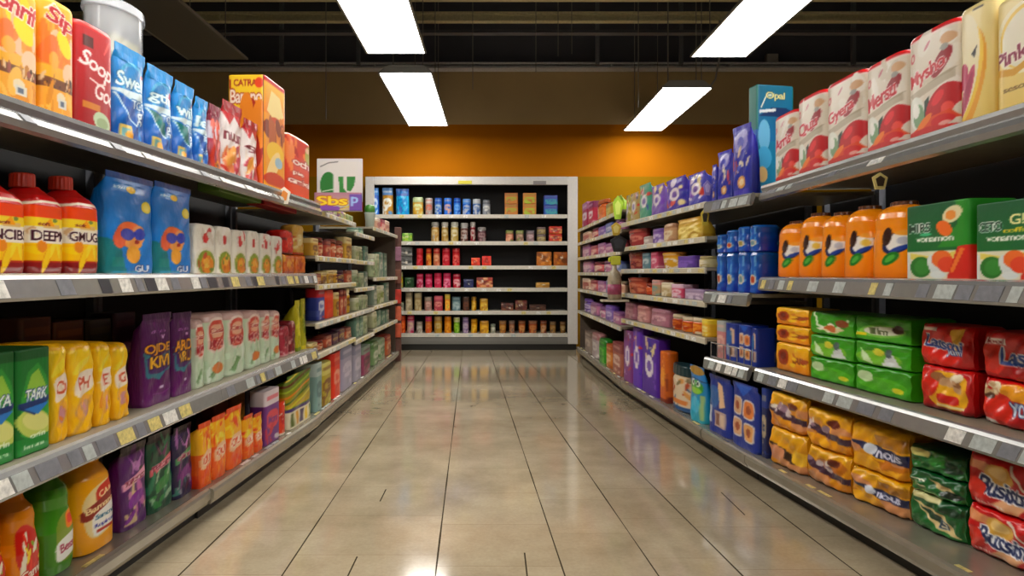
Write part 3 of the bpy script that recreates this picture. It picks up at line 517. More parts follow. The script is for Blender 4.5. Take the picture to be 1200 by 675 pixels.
# ------------------------------------------------------------ the room
def socket_math(nt, op, a, b=None, c=None):
    n = nt.nodes.new('ShaderNodeMath'); n.operation = op
    for i, v in enumerate((a, b, c)):
        if v is None: continue
        if isinstance(v, (int, float)): n.inputs[i].default_value = v
        else: nt.links.new(v, n.inputs[i])
    return n.outputs[0]
def floor_mat():
    m, nt, b = newmat('polished_tile')
    tc = nt.nodes.new('ShaderNodeTexCoord'); sp = nt.nodes.new('ShaderNodeSeparateXYZ'); nt.links.new(tc.outputs['Object'], sp.inputs[0])
    X, Y = sp.outputs[0], sp.outputs[1]; M = lambda *a: socket_math(nt, *a)
    dist = None; cell = None
    lines = [(-1.74, .0), (-1.30, -.004), (-.873, -.015), (-.239, -.033), (.296, -.046), (.683, -.066), (1.03, -.083), (1.52, -.05)]
    for x0, k in lines:                    # long joints, laid slightly out of true
        xl = M('MULTIPLY_ADD', M('SUBTRACT', Y, 2.68), k, x0)
        df = M('SUBTRACT', X, xl); d = M('ABSOLUTE', df); dist = d if dist is None else M('MINIMUM', dist, d)
        g = M('GREATER_THAN', df, 0.0); cell = g if cell is None else M('ADD', cell, g)
    wob = nt.nodes.new('ShaderNodeTexNoise'); wob.inputs['Scale'].default_value = 1.2; nt.links.new(tc.outputs['Object'], wob.inputs[0])
    wid = nt.nodes.new('ShaderNodeMapRange'); nt.links.new(wob.outputs[0], wid.inputs[0]); wid.inputs[1].default_value = .35; wid.inputs[2].default_value = .65; wid.inputs[3].default_value = .002; wid.inputs[4].default_value = .0048
    joint = M('LESS_THAN', dist, wid.outputs[0])
    row = M('DIVIDE', M('ADD', M('ADD', Y, .31), M('MULTIPLY', M('FRACT', M('MULTIPLY', cell, .37)), .3)), .46); fr = M('FRACT', row); rowi = M('FLOOR', row)
    cross = M('LESS_THAN', M('MINIMUM', fr, M('SUBTRACT', 1.0, fr)), .0045)
    # short open cracks
    for x0, y0, y1 in ((-.62, 3.55, 3.75), (-.60, 2.62, 2.86), (.14, 2.6, 2.9), (1.3, 3.35, 3.7)):
        q = M('MULTIPLY', M('LESS_THAN', M('ABSOLUTE', M('SUBTRACT', X, x0)), .0035), M('MULTIPLY', M('GREATER_THAN', Y, y0), M('LESS_THAN', Y, y1)))
        joint = M('MAXIMUM', joint, q)
    cb = nt.nodes.new('ShaderNodeCombineXYZ'); nt.links.new(cell, cb.inputs[0]); nt.links.new(rowi, cb.inputs[1])
    wn = nt.nodes.new('ShaderNodeTexWhiteNoise'); wn.noise_dimensions = '2D'; nt.links.new(cb.outputs[0], wn.inputs['Vector'])
    tone = nt.nodes.new('ShaderNodeMapRange'); nt.links.new(wn.outputs[0], tone.inputs[0]); tone.inputs[3].default_value = .93; tone.inputs[4].default_value = 1.05
    nz = nt.nodes.new('ShaderNodeTexNoise'); nz.inputs['Scale'].default_value = 2.2; nz.inputs['Detail'].default_value = 9; nz.inputs['Roughness'].default_value = .65; nt.links.new(tc.outputs['Object'], nz.inputs[0])
    cr = nt.nodes.new('ShaderNodeValToRGB'); nt.links.new(nz.outputs[0], cr.inputs[0])
    cr.color_ramp.elements[0].position = .3; cr.color_ramp.elements[0].color = lin('#94846a')+(1,)
    cr.color_ramp.elements[1].position = .72; cr.color_ramp.elements[1].color = lin('#b5a78c')+(1,)
    sp2 = nt.nodes.new('ShaderNodeTexNoise'); sp2.inputs['Scale'].default_value = 60; sp2.inputs['Detail'].default_value = 3; nt.links.new(tc.outputs['Object'], sp2.inputs[0])
    spk = nt.nodes.new('ShaderNodeMapRange'); nt.links.new(sp2.outputs[0], spk.inputs[0]); spk.inputs[1].default_value = .3; spk.inputs[2].default_value = .7; spk.inputs[3].default_value = .94; spk.inputs[4].default_value = 1.04
    def mul(c, f):
        x = nt.nodes.new('ShaderNodeMix'); x.data_type = 'RGBA'; x.blend_type = 'MULTIPLY'; x.inputs[0].default_value = 1
        nt.links.new(c, x.inputs[6]); nt.links.new(f, x.inputs[7]); return x.outputs[2]
    col = mul(mul(cr.outputs[0], tone.outputs[0]), spk.outputs[0])
    def mixc(c, f, to, k=1):
        x = nt.nodes.new('ShaderNodeMix'); x.data_type = 'RGBA'; nt.links.new(M('MULTIPLY', f, k), x.inputs[0]); nt.links.new(c, x.inputs[6]); x.inputs[7].default_value = lin(to)+(1,); return x.outputs[2]
    col = mixc(col, cross, '#7a6548', .45); col = mixc(col, joint, '#241c12', .93)
    nt.links.new(col, b.inputs['Base Color'])
    rr = nt.nodes.new('ShaderNodeMapRange'); nt.links.new(nz.outputs[0], rr.inputs[0]); rr.inputs[1].default_value = .3; rr.inputs[2].default_value = .7; rr.inputs[3].default_value = .105; rr.inputs[4].default_value = .135
    nt.links.new(M('MULTIPLY_ADD', joint, .6, rr.outputs[0]), b.inputs['Roughness']); nt.links.new(M('MULTIPLY_ADD', joint, -1.0, 1.0), b.inputs['Specular IOR Level'])
    nt.links.new(M('MULTIPLY_ADD', joint, -.35, .35), b.inputs['Coat Weight']); b.inputs['Coat Roughness'].default_value = .09
    bp = nt.nodes.new('ShaderNodeBump'); bp.inputs['Strength'].default_value = .04; bp.inputs['Distance'].default_value = .004
    nt.links.new(M('MULTIPLY', joint, -1.0), bp.inputs['Height']); nt.links.new(bp.outputs[0], b.inputs['Normal'])
    return m
def wall_mat():
    m, nt, b = newmat('banded_wall_paint')
    tc = nt.nodes.new('ShaderNodeTexCoord'); sp = nt.nodes.new('ShaderNodeSeparateXYZ'); nt.links.new(tc.outputs['Object'], sp.inputs[0])
    cr = nt.nodes.new('ShaderNodeValToRGB'); cr.color_ramp.interpolation = 'CONSTANT'
    nt.links.new(socket_math(nt, 'DIVIDE', sp.outputs[2], 6.5), cr.inputs[0])
    e = cr.color_ramp.elements; e[0].position = 0; e[0].color = lin('#966c00')+(1,); e[1].position = BAND0/6.5; e[1].color = lin('#b86c00')+(1,)
    x = e.new(BAND1/6.5); x.color = lin('#bfa678')+(1,); x = e.new(BAND2/6.5); x.color = lin('#5a5b64')+(1,)
    nz = nt.nodes.new('ShaderNodeTexNoise'); nz.inputs['Scale'].default_value = .8; nz.inputs['Detail'].default_value = 5; nt.links.new(tc.outputs['Object'], nz.inputs[0])
    rp = nt.nodes.new('ShaderNodeMapRange'); nt.links.new(nz.outputs[0], rp.inputs[0]); rp.inputs[1].default_value = .3; rp.inputs[2].default_value = .7; rp.inputs[3].default_value = .9; rp.inputs[4].default_value = 1.06
    mx = nt.nodes.new('ShaderNodeMix'); mx.data_type = 'RGBA'; mx.blend_type = 'MULTIPLY'; mx.inputs[0].default_value = 1
    nt.links.new(cr.outputs[0], mx.inputs[6]); nt.links.new(rp.outputs[0], mx.inputs[7]); nt.links.new(mx.outputs[2], b.inputs['Base Color']); b.inputs['Roughness'].default_value = .85; b.inputs['Specular IOR Level'].default_value = .12
    return m
WZ = 11.06
BAND0 = EYE+(CY-207)*WZ/F; BAND1 = EYE+(CY-147)*WZ/F; BAND2 = EYE+(CY-79)*WZ/F
def struct(name, mb, m): o = mb.build(name, m); o['kind'] = 'structure'; return o
struct('floor', MB().box(-9, 9, -7, WZ, -.1, 0), floor_mat())
struct('wall_back', MB().box(-9, 9, WZ, WZ+.15, 0, 6.4), wall_mat())
dark = mat('dark_wall', '#2e2a26', .8, noise=.1)
struct('wall_left', MB().box(-9.15, -9, -7, WZ, 0, 6.4), dark)
struct('wall_right', MB().box(9, 9.15, -7, WZ, 0, 6.4), dark)
struct('wall_front', MB().box(-9, 9, -7.15, -7, 0, 6.4), dark)
cm = MB().box(-9, 9, -7, WZ, 6.4, 6.5)
struct('ceiling', cm, mat('dark_ceiling', '#4c4d54', .85, noise=.15))
steel = mat('dull_steel', '#c2c4c6', .6, noise=.15); olive = mat('olive_steel', '#cdc69e', .65, noise=.15); darksteel = mat('dark_steel', '#6a6c74', .6, noise=.1)
def beam(name, y, z0, z1, m, label, t=.12, x0=-8.9, x1=8.9):
    mb = MB().box(x0, x1, y-t/2, y+t/2, z0, z0+.03).box(x0, x1, y-t/2, y+t/2, z1-.03, z1).box(x0, x1, y-.012, y+.012, z0+.03, z1-.03)
    n = 9
    for i in range(n): x = x0+(x1-x0)*(i+.5)/n; mb.box(x-.01, x+.01, y-t/2, y+t/2, z0+.03, z1-.03)
    o = mb.build(name, m); tag(o, label, 'beam'); return o
def zy(py, Z): return EYE+(CY-py)*Z/F
beam('roof_beam', 10.9, zy(82, 10.9), zy(75, 10.9), steel, 'grey steel beam running along the top of the brown wall band', .2)
beam('roof_beam', 9.4, zy(26, 9.4), zy(15, 9.4), olive, 'olive steel purlin crossing the dark ceiling above the lamps', .1)
beam('roof_beam', 9.9, zy(40, 9.9), zy(36.5, 9.9), darksteel, 'thin dark purlin just below the olive purlin')
beam('roof_beam', 8.2, zy(0, 8.2), zy(-7, 8.2), olive, 'topmost purlin cut by the upper edge of the photo')
for i, px in enumerate((330, 420, 700, 798, 1000)):
    o = MB().box((px-CX)*10.6/F-.03, (px-CX)*10.6/F+.03, 10.57, 10.63, zy(76, 10.6), 6.39).build('hanger_post', darksteel)
    tag(o, 'dark steel hanger post above the wall beam, %s from the left' % ORD[i], 'post', 'hanger posts under the roof')
o = MB().box((903-CX)*10.7/F, (917-CX)*10.7/F, 10.84, 10.96, zy(75, 10.9)+.001, zy(64, 10.9)).build('junction_box', mat('pale_box', '#9a9894', .5), bevel=.01); tag(o, 'small pale junction box sitting on the grey beam above the teal carton', 'box')

# ------------------------------------------------------------ lamps
LAMP = emat('lamp_diffuser', '#fffbf4', 15.0)
housing = mat('lamp_housing', '#8c8b86', .5); unl = mat('unlit_diffuser', '#5c5d5c', .4); wirem = mat('wire', '#8a8780', .5)
LH = 3.6
def lamp(x0, x1, y0, y1, label, lit=True, wires=True, h=LH, group='ceiling strip lamps'):
    cx, cy = (x0+x1)/2, (y0+y1)/2; r = empty('strip_lamp', (cx, cy, h)); tag(r, label, 'lamp', group)
    w, l = (x1-x0)/2, (y1-y0)/2
    poly = [(-w-.02, 0), (-w-.02, .02), (-w*.7, .11), (w*.7, .11), (w+.02, .02), (w+.02, 0), (w, 0), (w, .015), (-w, .015), (-w, 0)]
    mb = MB(); k = len(poly)
    mb.v = [(x, -l, z) for x, z in poly]+[(x, l, z) for x, z in poly]
    mb.f = [(i, (i+1) % k, k+(i+1) % k, k+i) for i in range(k)]+[(0, 1, 2, 3, 4, 5, 6, 7, 8, 9), tuple(range(19, 9, -1))]
    mb.build('housing', housing, r)
    MB().box(-w+.003, w-.003, -l+.01, l-.01, .001, .013).build('diffuser', LAMP if lit else unl, r)
    if wires:
        for sx in (-1, 1):
            for sy in (-.82, .82): MB().tube((sx*w*.6, sy*l, .1), (sx*w*.6, sy*l, 6.4-h), .006, 6).build('wire', wirem, r)
    return r
lamp(-1.34, -.735, 4.25, 6.95, 'bright white strip lamp at the top edge, nearest of the aisle row')
lamp(-1.34, -.735, 7.66, 10.36, 'bright white strip lamp left of centre, over the back cabinet')
lamp(2.16, 2.74, 4.35, 7.06, 'long bright strip lamp slanting above the white packs shelf')
lamp(2.16, 2.78, 8.27, 10.7, 'smaller bright strip lamp right of centre near the orange wall')
for i, y in enumerate((.85, -2.55, -5.9)):
    lamp(-1.34, -.735, y, y+2.7, 'strip lamp of the aisle row, %s behind the viewer' % ORD[i])
    lamp(2.16, 2.74, y, y+2.7, 'strip lamp of the row over the right shelves, %s behind the viewer' % ORD[i])
lamp(-3.35, -2.72, 4.3, 7.15, 'unlit grey strip fixture in the upper left corner', lit=False)
tube_ = MB()
pts = [(2.78, 9.0, 3.7), (2.9, 8.8, 3.72), (2.98, 8.7, 3.85), (3.0, 8.6, 4.1), (3.0, 8.6, 4.6)]
for a, b_ in zip(pts[:-1], pts[1:]): tube_.tube(a, b_, .012, 6)
tag(tube_.build('lamp_cable', wirem), 'bent grey cable rising from the smaller right strip lamp', 'cable')
for i, (px, y0, y1, Z) in enumerate(((510, -30, 85, 9.2), (554, -30, 105, 9.0), (628, -30, 85, 8.8), (654, -30, 66, 8.6), (670, -30, 63, 9.0), (748, -30, 126, 8.4), (783, -30, 110, 8.9), (822, -30, 95, 8.6), (382, -30, 140, 9.1))):
    x = (px-CX)*Z/F
    o = MB().tube((x, Z, zy(y1, Z)), (x, Z, 6.4), .006, 6).build('ceiling_wire', wirem)
    tag(o, 'thin wire hanging from the dark ceiling, %s along from the left' % ORD[[8, 0, 1, 2, 3, 4, 5, 6, 7].index(i)], 'wire', 'thin wires hanging from the ceiling')

# ------------------------------------------------------------ shelving
board_m = mat('shelf_board', '#8c8472', .38, noise=.12, nscale=9); rail_m = mat('price_rail', '#adadab', .22, metal=.6, noise=.06)
cream_m = mat('cream_rail', '#c9c0a8', .4, noise=.1); back_m = mat('black_back', '#0b0b0c', .7); kick_m = mat('kick_plate', '#17150f', .5); deck_m = mat('deck_steel', '#a39c8c', .24, metal=.5, noise=.12, nscale=7)
TK = [mat('ticket_white', '#e9e7e0', .4, noise=.35, nscale=55), mat('ticket_grey', '#7f8188', .35, noise=.2, nscale=40), mat('ticket_yellow', '#dccb7e', .4, noise=.4, nscale=55), mat('ticket_dark', '#3f4148', .3), mat('ticket_pale', '#b9c0bd', .35, noise=.25, nscale=50)]
TKS = {'L_two': [TK[3], TK[3], TK[0], TK[2], TK[1]], 'L_three': [TK[0], TK[4], TK[1], TK[0], TK[2]], 'R_two': [TK[1], TK[4], TK[4], TK[0], TK[2]], 'R_three': [TK[4], TK[0], TK[4], TK[1]], 'L_deck': [TK[2], TK[0], TK[4]], 'R_deck': [TK[4], TK[2]]}
SEC_RAIL = [(0, .0), (.01, .006), (.022, .0), (.031, -.012), (.039, -.068), (.032, -.078), (.018, -.072), (0, -.03)]
SEC_CHROME = [(0, .0), (.012, .012), (.026, .006), (.03, -.01), (.022, -.03), (.034, -.04), (.044, -.06), (.04, -.082), (.022, -.09), (0, -.04)]
SEC_SMALL = [(0, 0), (.012, 0), (.016, -.006), (.016, -.042), (0, -.042)]
SEC_DECK = [(0, 0), (.012, .006), (.03, 0), (.036, -.014), (.034, -.05), (.024, -.056), (.018, -.075), (0, -.075)]
def bay(label, side, levels, deck, backX, ztop, small=False, group='shelving units', seed=0, name='shelving_unit', tks=1.0, rails=None, endp=False):
    """levels: (name, h, (Xn, Yn), (Xf, Yf)); deck the same"""
    s = -1 if side == 'L' else 1
    P0, P1 = deck[2], deck[3]; y0, y1 = P0[1], P1[1]
    loc = (s*(abs(P0[0])+.3), (y0+y1)/2, 0); r = empty(name, loc); tag(r, label, 'shelving', group)
    g = random.Random(seed)
    def B(mb, nm, m, par=None, **k):
        mb.v = [(x-loc[0], y-loc[1], z-loc[2]) for x, y, z in mb.v]; return mb.build(nm, m, par or r, **k)
    B(MB().box(min(s*backX, s*(backX+.03)), max(s*backX, s*(backX+.03)), y0, y1, 0, ztop), 'back_panel', back_m)
    for y in (y0+.02, y1-.02):
        B(MB().box(min(s*(backX-.04), s*backX)+.0005, max(s*(backX-.04), s*backX)-.0005, y-.018, y+.018, 0.0, ztop), 'upright', darksteel)
    for nm, h, A, C in [deck]+levels:
        d = nrm2((C[0]-A[0], C[1]-A[1])); n = (d[1], -d[0]) if side == 'L' else (-d[1], d[0])
        isdeck = nm == deck[0]
        poly = [A, C, (s*(backX-.042), y1), (s*(backX-.042), y0)]
        if isdeck: k = .045
        th = .022
        sh = B(MB().prism(poly, h-th, h), 'deck' if isdeck else 'shelf', deck_m if isdeck else board_m)
        sec = SEC_DECK if isdeck else (SEC_SMALL if small else (SEC_CHROME if (rails and nm in rails) else SEC_RAIL))
        B(MB().sweep(A, C, n, [(o, h+z) for o, z in sec]), 'front_lip' if isdeck else 'price_rail', deck_m if isdeck else (cream_m if small else rail_m), sh)
        L = math.hypot(C[0]-A[0], C[1]-A[1]); t = g.uniform(0, .08)
        if tks and L > .3:
            while t < L-.1 and len([c for c in sh.children]) < 24:
                w = g.uniform(.045, .11)
                if g.random() < (.25 if isdeck else .3 if sec is SEC_CHROME else .8)*tks:
                    a = (A[0]+d[0]*t, A[1]+d[1]*t); c = (A[0]+d[0]*(t+w), A[1]+d[1]*(t+w))
                    if isdeck: sc = [(-.022, .0005), (-.022, .002), (-.002, .002), (-.002, .0005)]
                    elif small: sc = [(.0162, -.008), (.0175, -.008), (.0175, -.036), (.0162, -.036)]
                    elif sec is SEC_CHROME: sc = [(.035, -.037), (.0365, -.037), (.0465, -.058), (.0445, -.061)]
                    else: sc = [(.032, -.014), (.0335, -.014), (.0403, -.066), (.039, -.066)]
                    tm = MB().sweep(a, c, n, [(o, h+z) for o, z in sc])
                    if not isdeck and not small: tm.v = [(x+d[0]*.02*((v_ % 4) > 1), y+d[1]*.02*((v_ % 4) > 1), z) for v_, (x, y, z) in enumerate(tm.v)]
                    B(tm, 'price_ticket', g.choice([TK[0], TK[4], TK[2]] if small else TKS.get(nm, [TK[4], TK[0], TK[1]])), sh)
                t += w+g.uniform(.005, .06)
        SHELF.setdefault(nm, (A, C, h, side))
    A, C = deck[2], deck[3]
    d = nrm2((C[0]-A[0], C[1]-A[1])); n = (d[1], -d[0]) if side == 'L' else (-d[1], d[0])
    B(MB().sweep(A, C, n, [(-.05, .0), (-.07, .0), (-.07, deck[1]-.023), (-.05, deck[1]-.023)]), 'kick_plate', kick_m)
    if endp: B(MB().box(min(s*(abs(C[0])+.02), s*backX), max(s*(abs(C[0])+.02), s*backX), y1+.001, y1+.02, 0, ztop), 'end_panel', mat('end_panel', '#57493c', .6, noise=.1))
    return r
def lerp(line, y):
    (a, ya), (b, yb) = line; return (a+(b-a)*(y-ya)/(yb-ya), y)
LT = ((-1.53, 1.2), (-1.36, 5.0)); LS2 = ((-1.47, 1.2), (-1.39, 5.0)); LS3 = ((-1.455, 1.2), (-1.385, 5.0)); LD1 = ((-1.59, 1.2), (-1.47, 3.3)); LD2 = ((-1.455, 3.3), (-1.375, 4.78))
LV = [('L_top', 1.78, LT), ('L_two', 1.243, LS2), ('L_three', .67, LS3)]
for nm, h, l in LV: SHELF[nm] = (l[0], l[1], h, 'L')
bay('near left shelving unit with juice bottles on its second shelf', 'L', [(n, h, lerp(l, 1.7), lerp(l, 3.3)) for n, h, l in LV], ('L_deck', .15, lerp(LD1, 1.7), LD1[1]), 2.05, 1.79, seed=3, rails=('L_top',))
bay('left shelving unit holding white cartons and flame coloured pouches', 'L', [(n, h, lerp(l, 3.302), l[1]) for n, h, l in LV], ('L_deck_b', .15, LD2[0], (-1.36, 5.0)), 2.05, 1.79, seed=5, rails=('L_top',))
def simple(pre, side, hs, A, C, deckA, deckC, backX, ztop, label, seed, **k):
    lv = [('%s_%d' % (pre, i), h, A, C) for i, h in enumerate(hs)]
    bay(label, side, lv, (pre+'_deck', .15, deckA, deckC), backX, ztop, small=True, seed=seed, **k)
simple('L3', 'L', (1.745, 1.385, 1.16, .86, .62), (-1.375, 5.01), (-1.37, 6.4), (-1.37, 5.01), (-1.37, 6.4), 2.03, 1.76, 'left shelving unit under the white card with green shapes', 8)
simple('L4', 'L', (1.66, 1.38, 1.1, .86, .58), (-1.375, 6.41), (-1.37, 7.4), (-1.37, 6.41), (-1.37, 7.4), 2.03, 1.7, 'left shelving unit with pale green cartons, beyond the card', 9)
simple('L5', 'L', (1.78, 1.2, .87, .6), (-1.375, 7.41), (-1.36, 9.12), (-1.37, 7.41), (-1.36, 9.12), 2.03, 1.8, 'last left shelving unit before the back cabinet', 10, endp=True)
RT = ((1.70, 1.2), (1.68, 4.0)); RS2 = ((1.69, 1.2), (1.67, 4.0)); RS3 = ((1.95, 1.2), (1.62, 3.95)); RD = ((1.885, 1.2), (1.555, 3.92))
RV = [('R_top', 1.78, RT), ('R_two', 1.222, RS2), ('R_three', .67, RS3)]
bay('near right shelving unit with orange bottles and red food packs', 'R', [(n, h, lerp(l, 1.8), l[1]) for n, h, l in RV], ('R_deck', .15, lerp(RD, 1.8), RD[1]), 2.35, 1.79, seed=13, rails=('R_top',))
bay('short right shelving unit of blue bottle packs and cartons', 'R', [('R2_0', 1.745, (1.62, 4.01), (1.51, 4.56)), ('R2_1', 1.12, (1.60, 4.01), (1.51, 4.56)), ('R2_2', .66, (1.60, 4.01), (1.51, 4.56))], ('R2_deck', .15, (1.552, 3.923), (1.495, 4.56)), 2.35, 1.76, seed=14)
simple('R3', 'R', (1.755, 1.51, 1.29, 1.05, .79), (1.505, 4.57), (1.315, 6.6), (1.492, 4.57), (1.33, 6.6), 2.25, 1.77, 'right shelving unit with six cream edged shelves of tubs', 15)
simple('R4', 'R', (1.90, 1.70, 1.48, 1.26, 1.02, .70), (1.31, 6.61), (1.275, 9.65), (1.325, 6.61), (1.275, 9.65), 2.2, 1.91, 'farthest right shelving unit beside the white back cabinet', 16, endp=True)
# white cabinet against the back wall
def back_unit():
    Zf = 10.5; X0, X1 = (428-CX)*Zf/F, (677-CX)*Zf/F; top = zy(207, Zf); loc = ((X0+X1)/2, Zf+.27, 0)
    r = empty('back_cabinet', loc); tag(r, 'wide white framed open cabinet with black interior against the orange wall', 'cabinet')
    wm = mat('white_frame', '#d2cdc6', .4, noise=.05); bm_ = mat('cabinet_shelf', '#cfc9bb', .4, noise=.08)
    def B(mb, nm, m, par=None, **k):
        mb.v = [(x-loc[0], y-loc[1], z) for x, y, z in mb.v]; return mb.build(nm, m, par or r, **k)
    for a, b_ in ((X0, X0+.14), (X1-.16, X1)): B(MB().box(a, b_, Zf, Zf+.06, 0.1, top), 'frame_post', wm, bevel=.006)
    for a, b_ in ((X0, X0+.03), (X1-.03, X1)): B(MB().box(a, b_, Zf+.06, WZ-.02, 0.1, top), 'side_panel', wm)
    B(MB().box(X0+.14, X1-.16, Zf, Zf+.06, top-.13, top), 'top_rail', wm, bevel=.006)
    B(MB().box(X0+.03, X1-.03, Zf+.06, WZ-.02, top-.03, top), 'top_panel', wm)
    B(MB().box(X0+.03, X1-.03, WZ-.05, WZ-.02, .1, top-.03), 'back_panel', back_m)
    B(MB().box(X0+.02, X1-.02, Zf+.03, WZ-.1, 0, .1), 'kick_plate', kick_m)
    B(MB().box(X0+.14, X1-.16, Zf, Zf+.02, .1, .2).box(X0+.14, X1-.16, Zf-.01, Zf, .14, .155), 'lower_panel', mat('grey_panel', '#77756f', .4))
    for i, y in enumerate((251.5, 283, 311.5, 337.5, 364.5, 391)):
        h = zy(y, Zf); sh = B(MB().box(X0+.14, X1-.16, Zf+.03, WZ-.05, h-.03, h), 'shelf', bm_)
        B(MB().box(X0+.142, X1-.162, Zf+.005, Zf+.03, h-.058, h+.004), 'shelf_edge', bm_, sh)
        g = random.Random(i); x = X0+.3
        while x < X1-.4:
            if g.random() < .6: B(MB().box(x, x+.07, Zf+.002, Zf+.0048, h-.052, h-.008), 'price_ticket', g.choice([TK[0], TK[0], TK[2], TK[4]]), sh)
            x += g.uniform(.12, .3)
        SHELF['B%d' % i] = ((X0, Zf), (X1, Zf), h, 'B')
    x0, x1 = (537-CX)*Zf/F, (553-CX)*Zf/F; zt = zy(213.5, Zf)
    B(MB().box(x0, x1, Zf-.006, Zf-.001, zt-.03, zt+.025), 'yellow_sticker', mat('yellow_sticker', '#cfc435', .5))
    x0, x1 = (625-CX)*Zf/F, (640-CX)*Zf/F
    B(MB().box(x0, x1, Zf-.006, Zf-.001, zt-.035, zt+.02), 'grey_label', mat('grey_label', '#8d8583', .5))
back_unit()
# ------------------------------------------------------------ goods: near left
def row(shelf, items, shape, d, name, cat, label, group, **k):
    """items: (x0, x1, ytop, art, label words)"""
    for it in items: place(shelf, it[0], it[1], it[2], shape, it[3], d, label % it[4] if '%' in label else it[4], name, cat, group, **k)
T = 'L_top'
row(T, [(-8, 50, -14, (d_mango, 'Shrif'), 'yellow mango pouch reading Shrif, at the photo\'s left edge'), (51, 91, 4, (d_mango, 'Sip', 4), 'yellow mango pouch standing beside the red Soop pack')], 'canlike', .16, 'fruit_pouch', 'pouch', '%s', 'yellow mango pouches on the top shelf')
place(T, 92, 136, 33, 'canlike', (d_soop,), .15, 'tall red pack lettered Soop Goo beside the yellow mango pouches', 'snack_pack', 'pack', back=.05)
row(T, [(138, 175, 58, (d_swell, 'Swell'), 'bright blue pouch lettered Swell in front of the clear canister'), (176, 207, 82, (d_swell, 'gth', 1), 'bright blue pouch next after the one before the canister'), (208, 231, 99, (d_swell, 'wil', 1), 'bright blue pouch in the middle of the blue row'), (232, 247, 116, (d_swell, 'le', 0), 'smallest blue pouch, beside the pink tentacle pattern pouch')], 'pouch', .13, 'drink_pouch', 'pouch', '%s', 'blue Swell pouches on the top shelf')
o, H = place(T, 133, 181, 8, 'can', (d_plain, '#c9cbd0'), .2, 'tall clear plastic canister with a thick rim behind the blue pouches', 'plastic_canister', 'canister', back=.21, caps=[('rim', 0, .93, 1.0, .53, .53, '#dcdcdf')])
pm = mat('clear_plastic', '#e8ebf0', .12, alpha=.42, coat=.4); o.data = o.data.copy(); o.data.materials.clear(); o.data.materials.append(pm)
for ch in o.children: ch.data = ch.data.copy(); ch.data.materials[0] = pm
c = MB().box(-.3, .3, -.3, .3, .62, .78).build('paper_slip', mat('slip_green', '#b9b46a', .6), o)
place(T, 248, 262, 124, 'pouch', (d_tent,), .12, 'white pouch with orange tentacle shapes beside the blue pouches', 'snack_pouch', 'pouch')
row(T, [(263, 287, 122, (d_nuun, 'nuun'), 'white and red pouch lettered nuun'), (288, 305, 142, (d_nuun, '9', 3), 'red and white pouch touching the tall yellow carton')], 'pouch', .13, 'snack_pouch', 'pouch', '%s', 'red and white pouches on the top shelf')
place(T, 310, 335, 97, 'box', (d_amber,), .24, 'tall yellow and orange carton with banana lettering, highest on its shelf', 'tall_carton', 'carton', back=.03, res=(110, 120))
place(T, 337, 366, 163, 'canlike', (d_och,), .16, 'red orange tin lettered och pie carnival next to the tall yellow carton', 'snack_tin', 'tin', back=.03)
T = 'L_two'
row(T, [(-12, 36, 199, (d_deter, 'NCIBS'), 'red capped yellow bottle lettered NCIBS at the photo\'s left edge'), (37, 80, 204, (d_deter, 'DEEPM'), 'red capped yellow bottle lettered DEEPM, middle of the three'), (81, 121, 208, (d_deter, 'GMUGS'), 'red capped yellow bottle lettered GMUGS, beside the blue dog bags')], 'deter', .17, 'soft_drink_bottle', 'bottle', '%s', 'red capped bottles on the second shelf', caps=[('cap', -.1, .86, 1.0, .16, .23, '#b02a14', 1)])
row(T, [(127, 183, 206, (d_dog,), 'blue snack bag with orange dog in sunglasses, beside the red capped bottles'), (184, 227, 217, (d_dog,), 'blue snack bag with orange dog in sunglasses, next to the white garden pouches')], 'bag', .13, 'snack_bag', 'bag', '%s', 'blue dog bags on the second shelf')
xs = [(229, 254, 263), (255, 273, 266), (274, 290, 270), (291, 305, 271), (306, 319, 274), (320, 332, 277)]
for i, (a, b_, y) in enumerate(xs):
    place(T, a, b_, y, 'soft', (d_garden, i), .08, 'white pouch with green and orange window, %s from the blue dog bags' % ORD[i], 'garden_pouch', 'pouch', 'white garden pouches on the second shelf', back=.05)
H1 = place(T, 333, 345, 298, 'block', (d_mush, '#d8701c', '#b8401a', '#e8b04a', 3), .16, 'orange food pack under the red packs, beside the garden pouches', 'food_pack', 'pack', 'orange packs under the red ones')[1]
H2 = place(T, 346, 358, 299, 'block', (d_mush, '#d8701c', '#e8a03a', '#b8401a', 6), .16, 'orange food pack under the amber jar pack, at the end of shelf two', 'food_pack', 'pack', 'orange packs under the red ones')[1]
place(T, 333, 345, 270, 'soft', (d_mush, '#c8281c', '#7a1c18', '#e0401f', 5), .15, 'red food pack lying on top of the orange pack', 'food_pack', 'pack', base=H1+.003)
place(T, 346, 357, 264, 'soft', (d_mush, '#c9a24a', '#b8461c', '#e0d09a', 7), .13, 'amber and cream pack standing on the orange pack at shelf end', 'food_pack', 'pack', base=H2+.003)
T = 'L_three'
row(T, [(-26, 19, 414, (d_tark, 'CYA'), 'green carton with pale leaf print at the photo\'s left edge'), (20, 60, 408, (d_tark, 'TARK'), 'green carton lettered TARK beside the yellow packs')], 'box', .22, 'drink_carton', 'carton', '%s', 'green cartons on the third shelf', back=.04)
row(T, [(61, 82, 402, (d_yellow, 'O', 1), 'yellow pack marked O, against the green carton'), (83, 114, 401, (d_yellow, 'PH', 2), 'wide yellow pack marked PH, second of the yellow row'), (115, 133, 401, (d_yellow, 'E', 3), 'yellow pack marked E, third of the yellow row'), (134, 153, 402, (d_yellow, 'G', 4), 'yellow pack marked G, at the end of the yellow row')], 'soft', .3, 'food_pack', 'pack', '%s', 'yellow packs on the third shelf', back=.05)
